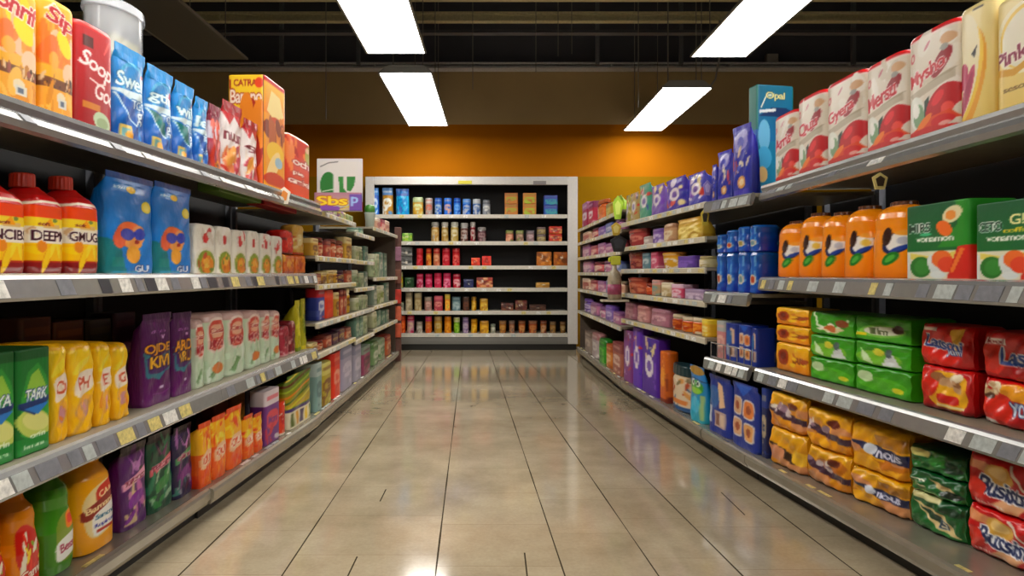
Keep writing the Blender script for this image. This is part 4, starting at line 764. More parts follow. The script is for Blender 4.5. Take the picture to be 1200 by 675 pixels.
row(T, [(169, 203, 367, (d_purple, 'OJDE', 'KIVI'), 'dark purple pouch lettered OJDE KIVI beside the yellow packs'), (204, 227, 366, (d_purple, 'ARD', 'VRU'), 'dark purple pouch lettered ARD VRU next to the mint cartons')], 'bag', .1, 'chocolate_pouch', 'pouch', '%s', 'purple pouches on the third shelf', back=.065)
for i, (a, b_, y) in enumerate([(229, 241, 375), (242, 266, 367), (267, 289, 365), (290, 307, 364), (308, 318, 364), (319, 329, 364)]):
    place(T, a, b_, y, 'soft', (d_mint, i), .24, 'mint green pack with red arch print, %s from the purple pouches' % ORD[i], 'biscuit_pack', 'pack', 'mint and red packs on the third shelf', back=.06)
for i, (a, b_, y, c0, c1, c2, ds) in enumerate([(331, 340, 382, '#a83a4a', '#d8a0a0', '#7a1c2a', 'crimson'), (341, 347, 376, '#8a2a34', '#e0b8b0', '#5a141c', 'maroon'), (348, 354, 352, '#b8b020', '#7a8a1a', '#e0d84a', 'yellow green'), (355, 360, 350, '#a8a428', '#d8c83a', '#6a7a1a', 'lime and gold')]):
    place(T, a, b_, y, 'pouch' if i > 1 else 'soft', (d_mush, c0, c1, c2, i), .16, '%s pouch on the third shelf beyond the mint green packs' % ds, 'snack_pouch', 'pouch', 'mixed pouches beyond the mint packs')
T = 'L_deck'
place(T, -28, 17, 602, 'neck', (d_juice, 0), .17, 'orange juice bottle cut by the photo\'s lower left corner', 'juice_bottle', 'bottle', 'juice bottles on the bottom shelf', caps=[('cap', 0, .92, 1, .26, .3, '#d8820f', 1)])
place(T, 18, 55, 568, 'neck', (d_juice, 0), .17, 'golden juice bottle with red fruit label beside the green bottle', 'juice_bottle', 'bottle', 'juice bottles on the bottom shelf', caps=[('cap', 0, .92, 1, .26, .3, '#b9720c', 1)])
place(T, 57, 95, 543, 'neck', (d_juice, 1), .19, 'green juice bottle with a white label between two golden bottles', 'juice_bottle', 'bottle', 'juice bottles on the bottom shelf', caps=[('cap', 0, .92, 1, .27, .3, '#4f7f22', 1)])
place(T, 97, 142, 529, 'wide', (d_juice, 2), .2, 'big yellow bottle with red and white label beside the purple pouch', 'juice_bottle', 'bottle', 'juice bottles on the bottom shelf', caps=[('cap', 0, .9, 1, .28, .34, '#dd9c10', 1)])
row(T, [(144, 174, 520, (d_wine, '#5a1a6a', '#e8a8c4', 'sottomon', ['#8a2a9a', '#c87ab0', '#6a1a80', '#d8c098'], 1), 'purple pouch lettered sottomon beside the big yellow bottle'), (176, 204, 506, (d_wine, '#14503a', '#d8707a', 'recorn', ['#3a8a4a', '#1a6a4a', '#9ac0a0', '#2a7a5a'], 2), 'dark green pouch between the two purple pouches')], 'bag', .12, 'coffee_pouch', 'pouch', '%s', 'dark pouches on the bottom shelf', back=.06)
T = 'L_deck_b'
place('L_deck', 206, 227, 498, 'bag', (d_wine, '#2a1c4a', '#5a9a6a', 'olino', ['#7a2a80', '#4a8a7a', '#a09aa8', '#6a1a70'], 3), .12, 'dark purple and green pouch beside the flame coloured pouches', 'coffee_pouch', 'pouch', 'dark pouches on the bottom shelf', back=.05)
for i, (a, b_, y) in enumerate([(235, 250, 495), (251, 267, 486), (268, 286, 476), (288, 299, 486), (300, 309, 484)]):
    place(T, a, b_, y, 'bag', (d_flame, i), .14, 'orange and yellow flame print pouch, %s from the dark pouches' % ORD[i], 'crisp_pouch', 'pouch', 'flame print pouches on the bottom shelf', back=.03)
place(T, 311, 328, 456, 'box', (d_band, '#7a3a8a', '#d84a5a', '#e0d4d8', 1, '#c83a4a'), .12, 'slim carton with pale top and violet front beside flame pouches', 'slim_carton', 'carton', back=.03)
place(T, 329, 337, 470, 'can', (d_mush, '#d8401c', '#f0e0d0', '#b81c1c', 3), .1, 'small red and white tin beside the slim violet carton', 'small_tin', 'tin', back=.03)
place(T, 339, 367, 436, 'bag', (d_meadow, 0), .2, 'wide green and gold striped bag beside the small red tin', 'striped_bag', 'bag', back=.03)
def minis(shelf, items, where, anchor, d=.12, back=.03, group=None):
    for i, it in enumerate(items):
        x0, x1, y, shape, name, c0, c1, c2, ds = it[:9]; st = it[9] if len(it) > 9 else 1
        cat = name.split('_')[-1]; base = 0
        ys = None
        for k in range(st):
            lab = '%s %s, %s from %s' % (ds, where, ORD[i], anchor)
            if st > 1: lab = '%s %s, %s from %s, %s' % (ds, where, ORD[i], anchor, 'lower' if k == 0 else 'upper')
            ws = lab.split()
            while len(ws) > 16 and 'the' in ws: ws.remove('the')
            lab = ' '.join(ws)
            line = SHELF[shelf]; Z = hit(line, (x0+x1)/2, back)[0][1]
            yb = CY+(EYE-line[2])*F/Z
            yt = yb-(yb-y)*(k+1)/st if st > 1 else y
            a = (d_band, c0, c1, c2, i % 7, None) if shape not in ('flow', 'block') else (d_mush, c0, c1, c2, i % 5)
            caps = [('lid', 0, .8, 1.0, .46, .46, c2)] if shape == 'jar' else ()
            o, H = place(shelf, x0, x1, yt, shape, a, d, lab, name, cat, group or 'goods '+where, back=back, base=base, caps=caps, gap=.94)
            base += H+.003
minis('L3_deck', [(371, 378, 425, 'box', 'drink_carton', '#8aa8a4', '#5a7a7a', '#b8c8c4', 'grey teal carton'), (379, 390, 424, 'canlike', 'snack_pack', '#b8a83a', '#7a4a1c', '#d8d07a', 'mustard pack'), (391, 399.5, 413, 'box', 'slim_carton', '#d8401c', '#e8a08a', '#c8301a', 'red orange slim carton'), (401, 413.5, 404, 'box', 'large_carton', '#a8a2b4', '#c8c0cc', '#8a8a9c', 'lilac grey carton')], 'on deck below left middle shelves', 'the striped bag', back=.02, d=.2)
minis('L4_deck', [(415.5, 424, 402, 'box', 'large_carton', '#a4a0ae', '#c4bcc8', '#8c8a9a', 'lilac grey carton'), (425.5, 434.5, 405, 'box', 'drink_carton', '#9a4a6a', '#5a2a3a', '#8a9a8a', 'pink carton')], 'on the deck past the middle shelves', 'the lilac pair', back=.02, d=.2)
minis('L5_deck', [(437.5, 444.5, 400, 'soft', 'rice_bag', '#7a9a6a', '#d8dcc8', '#5a7a4a', 'green and white bag'), (446, 452, 396, 'soft', 'rice_bag', '#c8cab4', '#6a8a5a', '#9aa88a', 'white green bag'), (453.5, 459, 392, 'soft', 'rice_bag', '#b8643a', '#e0c4a0', '#8a3a2a', 'rust coloured bag')], 'on the last left deck', 'the pink carton', back=.045, d=.2)
# card, letters bag and cup sign on the top of the middle unit
SHELF['L3_top_hi'] = SHELF['L3_0']
Zc = 5.25
def flatcard(name, px0, px1, py0, py1, Z, art, label, cat, t=.008, group=None):
    x0, x1 = (px0-CX)*Z/F, (px1-CX)*Z/F; z0, z1 = zy(py1, Z), zy(py0, Z)
    nf, nv = int((px1-px0)*1.4)+8, int((py1-py0)*1.4)+8
    C = art[0](nf*2, nv*2, *art[1:]); C.done(); me = package_mesh(name+label, 'box', C, nf, nv)
    o = bpy.data.objects.new(name, me); COL.objects.link(o); o.location = ((x0+x1)/2, Z, z0); o.scale = (x1-x0, t, z1-z0); tag(o, label, cat, group); return o
flatcard('sign_card', 371.5, 425, 186, 248, 5.3, (d_cu,), 'white square card with green cu shapes standing on the left top shelf', 'sign')
flatcard('letter_bag', 369, 424, 226, 247, 5.22, (d_sby,), 'pink bag with yellow letters in front of the white green card', 'bag', .05)
minis('L3_0', [(384, 395, 244, 'block', 'snack_pack', '#b8c48a', '#9a5ab0', '#d8d0a0', 'pale green violet pack'), (397, 406, 248, 'block', 'snack_pack', '#c8b84a', '#8a5a9a', '#a8b890', 'yellow violet pack'), (407, 414, 252, 'block', 'snack_pack', '#9aa86a', '#c8c8a8', '#6a8a4a', 'sage green pack')], 'on the top shelf below the white card', 'the letter bag', d=.1, back=.03)
cup = empty('paper_cup', (-1.455, 7.65, 1.781)); tag(cup, 'pale paper cup holding a green ball before the back cabinet', 'cup')
def lathe(name, prof, m, parent, k=24):
    v = []; f = []
    for r_, z in prof:
        for i in range(k): v.append((r_*math.cos(2*math.pi*i/k), r_*math.sin(2*math.pi*i/k), z))
    R = len(prof)
    for j in range(R-1): f += [(j*k+i, j*k+(i+1) % k, (j+1)*k+(i+1) % k, (j+1)*k+i) for i in range(k)]
    f += [tuple(range(k))[::-1], tuple((R-1)*k+i for i in range(k))]
    return mesh_obj(name, v, f, m, parent, True)
lathe('cup_body', [(.045, 0), (.062, .17), (.066, .175), (.066, .18), (.058, .178)], mat('cup_pale', '#bcc8bc', .5), cup)
lathe('green_ball', [(.02, .165), (.05, .175), (.062, .2), (.062, .23), (.05, .262), (.025, .275)], mat('cup_green', '#3f7a2a', .45), cup)
MIX = {'g': [('#a8b490', '#7a8a6a', '#c8ccae'), ('#6a8a7a', '#b0c0a8', '#4a6a5a'), ('#c0c4a0', '#8a9a5a', '#dcdcc4'), ('#8a9a8a', '#d0d4c0', '#5a7a6a')],
       'w': [('#b85a3a', '#e0c09a', '#7a3a2a'), ('#c8a03a', '#7a4a1c', '#e0d09a'), ('#5a2a4a', '#b8a05a', '#3a1c30'), ('#a8402a', '#d8b08a', '#6a1c1a')],
       'p': [('#b87a9a', '#e0c8cc', '#8a5a8a'), ('#c8646a', '#e8c8b8', '#8a3a4a'), ('#8a70b0', '#d0c0d8', '#6a4a9a'), ('#d0a890', '#a85a5a', '#e8dcc8'), ('#7a8ab0', '#d8d0dc', '#4a5a9a')]}
CW = {'g': ['sage green', 'deep teal', 'olive cream', 'grey green'], 'w': ['rust red', 'mustard', 'plum', 'brick red'], 'p': ['pink', 'coral', 'violet', 'tan', 'steel blue']}
def fill(shelf, x0, x1, n, hpx, pal, where, anchor, seed, d=.13, shapes=('box', 'canlike', 'soft', 'jar'), slope=0):
    g = random.Random(seed); its = []; w = (x1-x0)/n; line = SHELF[shelf]
    for i in range(n):
        a, b_ = x0+i*w, x0+(i+1)*w-.25; Z = hit(line, (a+b_)/2, .03)[0][1]; yb = CY+(EYE-line[2])*F/Z
        k = g.randrange(len(MIX[pal])); c0, c1, c2 = MIX[pal][k]; sp = g.choice(shapes)
        nm = {'box': 'small_carton', 'canlike': 'small_tin', 'soft': 'small_pouch', 'jar': 'small_jar'}[sp]
        its.append((a, b_, yb-hpx*g.uniform(.72, 1.0), sp, nm, c0, c1, c2, CW[pal][k]+' '+nm.split('_')[1]))
    minis(shelf, its, where, anchor, d=d)
fill('L3_1', 366, 413, 6, 26, 'w', 'on the second level, left middle unit', 'near end', 1)
fill('L3_2', 370, 413, 6, 17, 'w', 'on the third level, left middle unit', 'near end', 2)
place('L3_3', 373, 381, 338, 'box', (d_band, '#3a4a9a', '#e0e0e8', '#c82a3a', 1), .12, 'blue and red carton beside the bright red slim carton', 'small_carton', 'carton')
place('L3_3', 382, 391, 340, 'box', (d_band, '#e04a1c', '#d8381c', '#e8603a', 2), .12, 'bright orange red slim carton on the left middle unit', 'slim_carton', 'carton')
fill('L3_3', 394, 412, 4, 34, 'w', 'on the fourth level, left middle unit', 'the red slim carton', 3)
fill('L3_4', 366, 413, 6, 16, 'w', 'on the fifth level, left middle unit', 'near end', 4)
fill('L4_0', 418, 427, 2, 8, 'g', 'on top of pale carton unit', 'the paper cup', 11)
fill('L4_1', 417, 432, 3, 18, 'g', 'on the second level of pale carton unit', 'near end', 5)
fill('L4_2', 417, 432, 3, 22, 'g', 'on the third level of pale carton unit', 'near end', 6)
fill('L4_3', 417, 432, 3, 18, 'g', 'on the fourth level of pale carton unit', 'near end', 7)
fill('L4_4', 417, 432, 3, 28, 'g', 'on the fifth level of pale carton unit', 'near end', 8)
fill('L5_0', 442, 457, 3, 17, 'p', 'on the top level of last left unit', 'near end', 9)
fill('L5_1', 437, 454, 4, 32, 'g', 'on the second level of last left unit', 'near end', 10)
fill('L5_2', 438, 457, 4, 26, 'g', 'on the third level of last left unit', 'near end', 12)
fill('L5_3', 438, 457, 4, 21, 'g', 'on lowest shelf of last left unit', 'near end', 13)
# end post with packets
ep = empty('end_post', (-1.36, 9.22, 0)); tag(ep, 'brown post at the end of the left shelving with packets clipped on', 'post')
MB().box(-.04, .05, -.04, .04, 0, 1.9).build('post_body', mat('brown_post', '#5e3a30', .6, noise=.2), ep, bevel=.005)
for i, (z, c_) in enumerate(((1.42, '#9a6a80'), (1.1, '#7a4a3a'), (.82, '#c8382a'), (.58, '#d86a4a'), (.34, '#c85a3a'))):
    MB().box(-.05, .06, -.075, -.041, z, z+.2).build('clipped_packet', mat('packet_%d' % i, c_, .4, noise=.3, nscale=12), ep, bevel=.008)

# goods standing deep in the shade behind the front rows
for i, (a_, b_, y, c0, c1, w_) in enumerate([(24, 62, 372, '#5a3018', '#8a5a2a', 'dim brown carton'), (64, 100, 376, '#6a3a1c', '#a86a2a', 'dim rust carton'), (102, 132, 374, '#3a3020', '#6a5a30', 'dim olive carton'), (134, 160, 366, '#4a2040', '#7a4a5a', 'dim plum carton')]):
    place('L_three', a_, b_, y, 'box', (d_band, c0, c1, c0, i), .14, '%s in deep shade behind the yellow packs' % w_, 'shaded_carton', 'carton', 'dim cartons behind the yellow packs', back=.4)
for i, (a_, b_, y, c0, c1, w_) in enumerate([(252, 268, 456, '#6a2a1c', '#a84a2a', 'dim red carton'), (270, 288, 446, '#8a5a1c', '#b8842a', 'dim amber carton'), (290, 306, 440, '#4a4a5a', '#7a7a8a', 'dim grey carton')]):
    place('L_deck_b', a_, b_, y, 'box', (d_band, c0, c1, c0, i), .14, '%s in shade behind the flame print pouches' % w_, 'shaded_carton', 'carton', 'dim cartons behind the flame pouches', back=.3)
for nm, y0, y1, cc, lb in (('promo_strip', 4.25, 4.95, '#a01c1c', 'red strip hanging under the left top shelf above the amber pack'), ('promo_strip', 3.55, 4.2, '#5a7a2a', 'green strip hanging under the left top shelf above garden pouches')):
    o = MB().box(-1.62, -1.5, y0, y1, 1.70, 1.7575).build(nm, mat('strip_'+cc, cc, .5), bevel=.004); tag(o, lb, 'strip')

# ------------------------------------------------------------ goods: near right
T = 'R_top'
row(T, [(1163, 1216, -6, (d_cream, 1), 'cream pack lettered Pinks at the photo\'s right edge'), (1121, 1161, 6, (d_cream, 0), 'cream pack with magenta petals beside the Pinks pack')], 'canlike', .15, 'cereal_pack', 'pack', '%s', 'cream packs on the top shelf', back=.04)
row(T, [(1060, 1119, 35, (d_rose, 'Mysho', 1), 'largest white pack with red berries, beside the cream packs'), (1011, 1058, 70, (d_rose, 'Mersu', 2), 'white pack lettered Mersu, second of the berry packs'), (965, 1009, 92, (d_rose, 'Gyera', 3), 'white pack lettered Gyera, middle of the berry packs'), (932, 963, 112, (d_rose, 'Quu', 4), 'white pack lettered Quu, with orange rim line'), (905, 931, 134, (d_rose, 'Arris', 5), 'smallest white berry pack, in front of the teal carton')], 'canlike', .15, 'berry_pack', 'pack', '%s', 'white packs with red berries', back=.04)
place('R2_0', 877, 887, 101, 'box', (d_teal,), .27, 'tall blue and teal carton lettered Opal standing over the berry packs', 'tall_carton', 'carton', back=.13, res=(110, 120))
place('R2_0', 857, 879, 147, 'bag', (d_violet, 1), .09, 'tall indigo biscuit pouch touching the teal carton', 'biscuit_pouch', 'pouch', 'indigo pouches on the right top shelf', back=.02)
place('R2_0', 839, 856, 177, 'bag', (d_violet, 2), .13, 'rounded indigo biscuit pouch beside the taller indigo one', 'biscuit_pouch', 'pouch', 'indigo pouches on the right top shelf', back=.02)
place('R2_0', 833, 838.5, 193, 'bag', (d_violet, 4), .13, 'short indigo biscuit pouch beside the rounded one', 'biscuit_pouch', 'pouch', 'indigo pouches on the right top shelf', back=.02)
for i, (a, b_, y, c_) in enumerate([(805, 825, 203, '#5a5ab8'), (779, 802, 209, '#4a3aa8'), (762, 777, 217, '#8a6ab8'), (748, 761, 216, '#5aa08a'), (738, 747, 226, '#b8a06a'), (730, 737, 229, '#a8a05a')]):
    place('R3_0', max(a, 733), b_, y, 'bag', (d_lilac, i, c_), .13, '%s patterned pouch on the right top row, %s from the indigo pouches' % (['violet', 'deep blue', 'lilac', 'green topped', 'tan', 'olive'][i], ORD[i]), 'sweet_pouch', 'pouch', 'small pouches on the right top row', back=.02)
T = 'R_two'
caps = [('cap', 0, .965, 1.03, .24, .24, '#5a3010', 1)]
row(T, [(1014, 1057, 239, (d_toucan, 0), 'largest orange bottle with bird print, beside the green fruit carton'), (982, 1012, 244, (d_toucan, 1), 'orange bird print bottle, second from the green fruit carton'), (956, 980, 251, (d_toucan, 2), 'orange bird print bottle, middle of the five'), (930, 954, 252, (d_toucan, 3), 'orange bird print bottle, second from the blue bottle packs'), (906, 929, 261, (d_toucan, 4), 'smallest orange bird print bottle, nearest the blue bottle packs')], 'jarb', .19, 'orange_bottle', 'bottle', '%s', 'orange bottles on the second shelf', caps=caps, back=.03)
row(T, [(1060, 1134, 238, (d_fruit, 'MIRS'), 'green fruit carton lettered MIRS beside the orange bottles'), (1141, 1222, 235, (d_fruit, 'CETO', 1), 'green fruit carton lettered CETO at the photo\'s right edge')], 'box', .2, 'fruit_carton', 'carton', '%s', 'green fruit cartons on the second shelf', back=.03)
for i, (a, b_) in enumerate([(875, 888), (861, 874), (848, 860), (837, 847)]):
    yb_, ym, yt_ = [(340, 296, 264), (340, 296, 266), (338, 297, 270), (335, 297, 275)][i]
    Z = hit(SHELF['R2_1'], (a+b_)/2, .03)[0][1]; H = zy(ym, Z)-1.121
    wh = 'beside the orange bottles' if i == 0 else '%s from the orange bottles' % ORD[i]
    place('R2_1', a, b_, ym, 'shrink', (d_blueb, i), .17, 'blue bottle pack %s, lower of its stack' % wh, 'bottle_pack', 'pack', 'blue bottle packs', back=.03)
    place('R2_1', a, b_, yt_, 'shrink', (d_blueb, i+4), .17, 'blue bottle pack %s, upper of its stack' % wh, 'bottle_pack', 'pack', 'blue bottle packs', back=.03, base=H+.003)
def stack(shelf, x0, x1, ys, shape, arts, d, labels, name, cat, group, back, **k):
    base = 0
    for j, y in enumerate(ys):
        o, H = place(shelf, x0, x1, y, shape, arts[j], d, labels[j], name, cat, group, back=back, base=base, **k); base += H+.002
T = 'R_three_goods'; SHELF[T] = ((2.09, 1.2), (1.70, 3.93), .67, 'R')
stack(T, 909, 947, (403, 382, 361), 'block', [(d_bun,)]*3, .22, ['bottom yellow bun pack of the stack beside green packs', 'middle yellow bun pack of the stack beside green packs', 'top yellow bun pack of the stack beside green packs'], 'bun_pack', 'pack', 'yellow bun packs', 0)
stack(T, 949, 1000, (421, 394, 366), 'block', [(d_tissue, 2), (d_tissue, 1), (d_tissue, 0)], .24, ['bottom green pack between bun packs and taller green stack', 'middle green pack of the smaller green stack', 'top green pack of the smaller stack, with white curl print'], 'green_pack', 'pack', 'bright green packs', 0)
stack(T, 1002, 1067, (431, 402, 371), 'block', [(d_tissue, 2), (d_tissue, 1), (d_tissue, 3)], .24, ['bottom green pack of the stack beside the red packs', 'middle green pack of the stack beside the red packs', 'top green pack with a white leaf, beside the red packs'], 'green_pack', 'pack', 'bright green packs', 0)
stack(T, 1077, 1137, (431, 381), 'flow', [(d_lassen, 1), (d_lassen, 0)], .2, ['lower red pack with yellow panel beside the green packs', 'upper red pack lettered Lassoni beside the green packs'], 'red_food_pack', 'pack', 'red food packs on the third shelf', 0)
stack(T, 1149, 1230, (448, 390), 'flow', [(d_lassen, 3), (d_lassen, 2)], .22, ['lower red pack lettered YOON at the photo\'s right edge', 'upper red pack lettered Lasso at the photo\'s right edge'], 'red_food_pack', 'pack', 'red food packs on the third shelf', 0)
for i, (a, b_, y, k) in enumerate([(880, 887, 385, 1), (865, 880, 381, 0), (850, 864, 379, 1)]):
    place('R2_2', a, b_, y, 'box', (d_crate, k), .14, 'blue carton in the wire tray, %s from the yellow buns' % ORD[i], 'biscuit_carton', 'carton', 'blue cartons in the wire tray', back=.05)
place('R2_2', 839, 849, 376, 'box', (d_band, '#c88a8a', '#e0b8a8', '#b0b4b0', 2), .14, 'pale pink carton at the end of the wire tray', 'biscuit_carton', 'carton', back=.05)
tr = empty('wire_tray', (1.6, 4.4, .662)); tag(tr, 'thin wire tray front holding the blue cartons', 'tray')
A_, C_ = (1.605, 4.03), (1.525, 4.54)
for z in (.005, .1):
    MB().tube((A_[0]-1.6, A_[1]-4.4, z+.003), (C_[0]-1.6, C_[1]-4.4, z+.003), .004, 6).build('wire_rail', rail_m, tr)
for i in range(7):
    t = i/6; p = (A_[0]+(C_[0]-A_[0])*t-1.6, A_[1]+(C_[1]-A_[1])*t-4.4); MB().tube(p+(.003,), p+(.103,), .003, 6).build('wire_upright', rail_m, tr)
T = 'R_deck_goods'; SHELF[T] = ((2.23, 1.2), (1.60, 3.78), .15, 'R')
stack(T, 900, 942, (505, 463), 'flow', [(d_pastry, 1, 1), (d_pastry, 0, 2)], .26, ['lower golden pastry pack beside the dark blue slim carton', 'upper golden pastry pack beside the dark blue slim carton'], 'pastry_pack', 'pack', 'golden pastry packs', 0)
stack(T, 944, 993, (528, 482), 'flow', [(d_pastry, 0, 3), (d_pastry, 0, 4)], .26, ['lower golden pastry pack in the middle stack', 'upper golden pastry pack in the middle stack'], 'pastry_pack', 'pack', 'golden pastry packs', 0)
stack(T, 995, 1061, (556, 500), 'flow', [(d_pastry, 2, 5), (d_pastry, 2, 6)], .28, ['lower golden pastry pack with navy band beside green packs', 'upper golden pastry pack with navy band beside green packs'], 'pastry_pack', 'pack', 'golden pastry packs', 0)
stack(T, 1064, 1128, (583, 556, 528), 'flow', [(d_forest, 2), (d_forest, 1), (d_forest, 0)], .24, ['bottom dark green cracker pack between golden and red packs', 'middle dark green cracker pack between golden and red packs', 'top dark green cracker pack between golden and red packs'], 'cracker_pack', 'pack', 'dark green cracker packs', 0)
stack(T, 1131, 1232, (605, 540), 'flow', [(d_bush, 'Bussisto'), (d_bush, 'Busistno')], .26, ['lower red pack lettered Bussisto in the lower right corner', 'upper red pack lettered Busistno in the lower right corner'], 'red_snack_pack', 'pack', 'red snack packs on the bottom shelf', 0)
T = 'R2_deck'
place('R_deck', 892, 898, 455, 'box', (d_band, '#1c2a5a', '#b8a88a', '#24408a', 1), .12, 'narrow dark blue slim carton beside the golden pastry packs', 'slim_carton', 'carton', back=.05)
place(T, 856, 886, 450, 'bag', (d_crate, 0), .15, 'big blue biscuit bag with four white windows', 'biscuit_bag', 'bag', back=.03)
place(T, 829, 854, 441, 'bag', (d_crate, 1), .15, 'blue biscuit bag between frog pouch and four window bag', 'biscuit_bag', 'bag', back=.03)
T = 'R3_deck'
place('R3_deck', 806, 823, 429, 'pouch', (d_frog,), .13, 'turquoise pouch printed with a green frog face', 'frog_pouch', 'pouch', back=.03)
place(T, 783, 803, 427, 'jar', (d_relish,), .14, 'glass relish jar with a dark lid beside the frog pouch', 'relish_jar', 'jar', back=.03, caps=[('lid', 0, .78, 1.0, .47, .47, '#17343a', 1)])
place(T, 772, 781, 412, 'canlike', (d_mush, '#c86a1c', '#7a2a14', '#e8a03a', 2), .12, 'amber bottle shaped tin beside the relish jar', 'amber_tin', 'tin', back=.03)
for i, (a, b_, y, c_) in enumerate([(752, 770, 396, '#5a2a9a'), (741, 751, 384, '#6a3ab0'), (730.5, 740, 387, '#8a4a8a')]):
    place(T, a, b_, y, 'box', (d_lilac, i+2, c_), .15, 'purple confectionery carton on the right deck, %s from the amber tin' % ORD[i], 'sweet_carton', 'carton', 'purple cartons on the right deck', back=.03)
minis('R4_deck', [(717, 728, 402, 'box', 'small_carton', '#a86a5a', '#e0c0b0', '#8a4a4a', 'dusty pink carton'), (709, 716, 404, 'canlike', 'small_tin', '#c8803a', '#e8c49a', '#a85a2a', 'amber tin'), (701, 708, 397, 'soft', 'small_pouch', '#3f9a34', '#8ad05a', '#2a7a2a', 'leafy green pouch'), (693, 700, 390, 'soft', 'small_pouch', '#b8a8a8', '#e0d8d0', '#a87a7a', 'pale pouch'), (685, 692, 388, 'box', 'small_carton', '#9a8a80', '#c8b8a8', '#7a6a60', 'grey brown carton')], 'on the farthest right deck', 'the purple cartons', d=.15)
minis('R3_1', [(791, 820, 256, 'bag', 'crisp_bag', '#d8b84a', '#f0dc8a', '#c8a03a', 'golden yellow bag'), (776, 789, 262, 'soft', 'small_pouch', '#c8a07a', '#e8d8b8', '#a87a5a', 'tan pouch'), (763, 774, 268, 'canlike', 'small_tin', '#8a6ab0', '#dcd0e0', '#6a4a90', 'violet tin'), (753, 761, 277, 'soft', 'small_pouch', '#c8b8b0', '#e8e0d8', '#a89a90', 'pale pouch'), (732, 751, 269, 'tub', 'food_tub', '#a84a4a', '#d88a7a', '#8a3434', 'brick red tub')], 'on the second right shelf', 'the blue bottle packs', d=.16)
minis('R3_2', [(816, 824, 300, 'jar', 'small_jar', '#d8cca0', '#e8e0c8', '#b8a870', 'cream jar'), (793, 814, 300, 'box', 'wide_carton', '#6a4aa0', '#8a6ac0', '#5a3a90', 'violet carton'), (771, 791, 296, 'tub', 'food_tub', '#d8a83a', '#ece0d0', '#c8902a', 'yellow tub'), (762, 770, 295, 'box', 'small_carton', '#c85a7a', '#e8c0c8', '#a83a5a', 'pink carton'), (752, 761, 296, 'box', 'small_carton', '#6a8a94', '#c8d0d0', '#4a6a7a', 'grey blue carton'), (732, 750, 296, 'tub', 'food_tub', '#8a3a3a', '#b06a5a', '#7a2a2a', 'dark red tub')], 'on the third right shelf', 'the blue bottle packs', d=.16)
minis('R3_3', [(801, 824, 339, 'box', 'wide_carton', '#b8a0b8', '#d8c8d8', '#9a84a4', 'lilac carton'), (786, 799, 333, 'box', 'small_carton', '#c84a6a', '#e8d0d8', '#d8b8c8', 'pink striped carton'), (773, 784, 331, 'canlike', 'small_tin', '#d8ccb0', '#b8a070', '#e8e0cc', 'cream tin'), (762, 771, 328, 'canlike', 'small_tin', '#b89a7a', '#7aa09a', '#d8a09a', 'pastel tin'), (754, 761, 332, 'jar', 'small_jar', '#b84a2a', '#d87a4a', '#8a3a2a', 'rust jar'), (731, 752, 325, 'tub', 'food_tub', '#b8543a', '#d88a6a', '#984030', 'terracotta tub')], 'on the fourth right shelf', 'the wire tray', d=.16)
minis('R3_4', [(820.5, 829, 374, 'canlike', 'tall_tin', '#e0b02a', '#f0e0a0', '#e8c83a', 'bright yellow tin'), (807, 819, 372, 'jar', 'spread_jar', '#c8601c', '#e89a3a', '#e0d0b0', 'orange jar'), (795, 806, 371, 'jar', 'spread_jar', '#b84a1c', '#d8862a', '#d8c8a8', 'red orange jar'), (784, 794, 368, 'jar', 'spread_jar', '#9a3a1c', '#c8702a', '#c8b898', 'brown orange jar'), (761, 782, 362, 'soft', 'soft_pack', '#b07a8a', '#d8b0b8', '#9a6a7a', 'mauve pack'), (745, 759, 358, 'soft', 'soft_pack', '#c08a8a', '#e0b8b0', '#a87070', 'rose pack'), (731, 743, 354, 'soft', 'soft_pack', '#a87080', '#d0a8b0', '#906070', 'dull pink pack')], 'on the fifth right shelf', 'the wire tray', d=.16)
for k, (n, hp) in enumerate(((5, 22), (5, 14), (5, 15), (4, 15), (5, 17), (5, 18))):
    if k == 0:
        minis('R4_0', [(717, 727, 231, 'pouch', 'small_pouch', '#a8c83a', '#d8e86a', '#8aa82a', 'lime green pouch'), (709, 716, 238, 'soft', 'small_pouch', '#b8a03a', '#d8c86a', '#98802a', 'olive pouch'), (697, 707, 235, 'jar', 'small_jar', '#d8701c', '#e8903a', '#b8541a', 'orange jar'), (689, 695, 237, 'box', 'small_carton', '#b82a4a', '#f0e0e0', '#8a2a5a', 'crimson carton'), (682, 688, 238, 'box', 'small_carton', '#a83a5a', '#e8d8e0', '#b87a9a', 'pink carton')], 'on farthest right top shelf', 'olive patterned pouch', d=.14)
    else: fill('R4_%d' % k, 682, 727, n, hp, 'p', 'on %s level of the farthest right unit' % ORD[k], 'near end', 40+k)
# hanging and clipped shelf talkers
def talker(name, px, py, w, h, Z, col, label, col2=None, pts=None):
    x, z = (px-CX)*Z/F, zy(py, Z); s = Z/F; r = empty(name, (x, Z, z)); tag(r, label, 'tag')
    P = pts or [(0, .5), (.5, .2), (.3, -.5), (-.3, -.5), (-.5, .2)]
    mb = MB(); k = len(P); mb.v = [(a*w*s, -.003, b*h*s) for a, b in P]+[(a*w*s, .003, b*h*s) for a, b in P]
    mb.f = [tuple(range(k)), tuple(range(2*k-1, k-1, -1))]+[(i, (i+1) % k, k+(i+1) % k, k+i) for i in range(k)]
    mb.build('tag_card', mat('talker_'+col, col, .4), r)
    if col2:
        mb = MB(); mb.v = [(a*w*s*.6, -.006, b*h*s*.6) for a, b in P]+[(a*w*s*.6, -.0035, b*h*s*.6) for a, b in P]
        mb.f = [tuple(range(k)), tuple(range(2*k-1, k-1, -1))]+[(i, (i+1) % k, k+(i+1) % k, k+i) for i in range(k)]
        mb.build('tag_mark', mat('talker_'+col2, col2, .4), r)
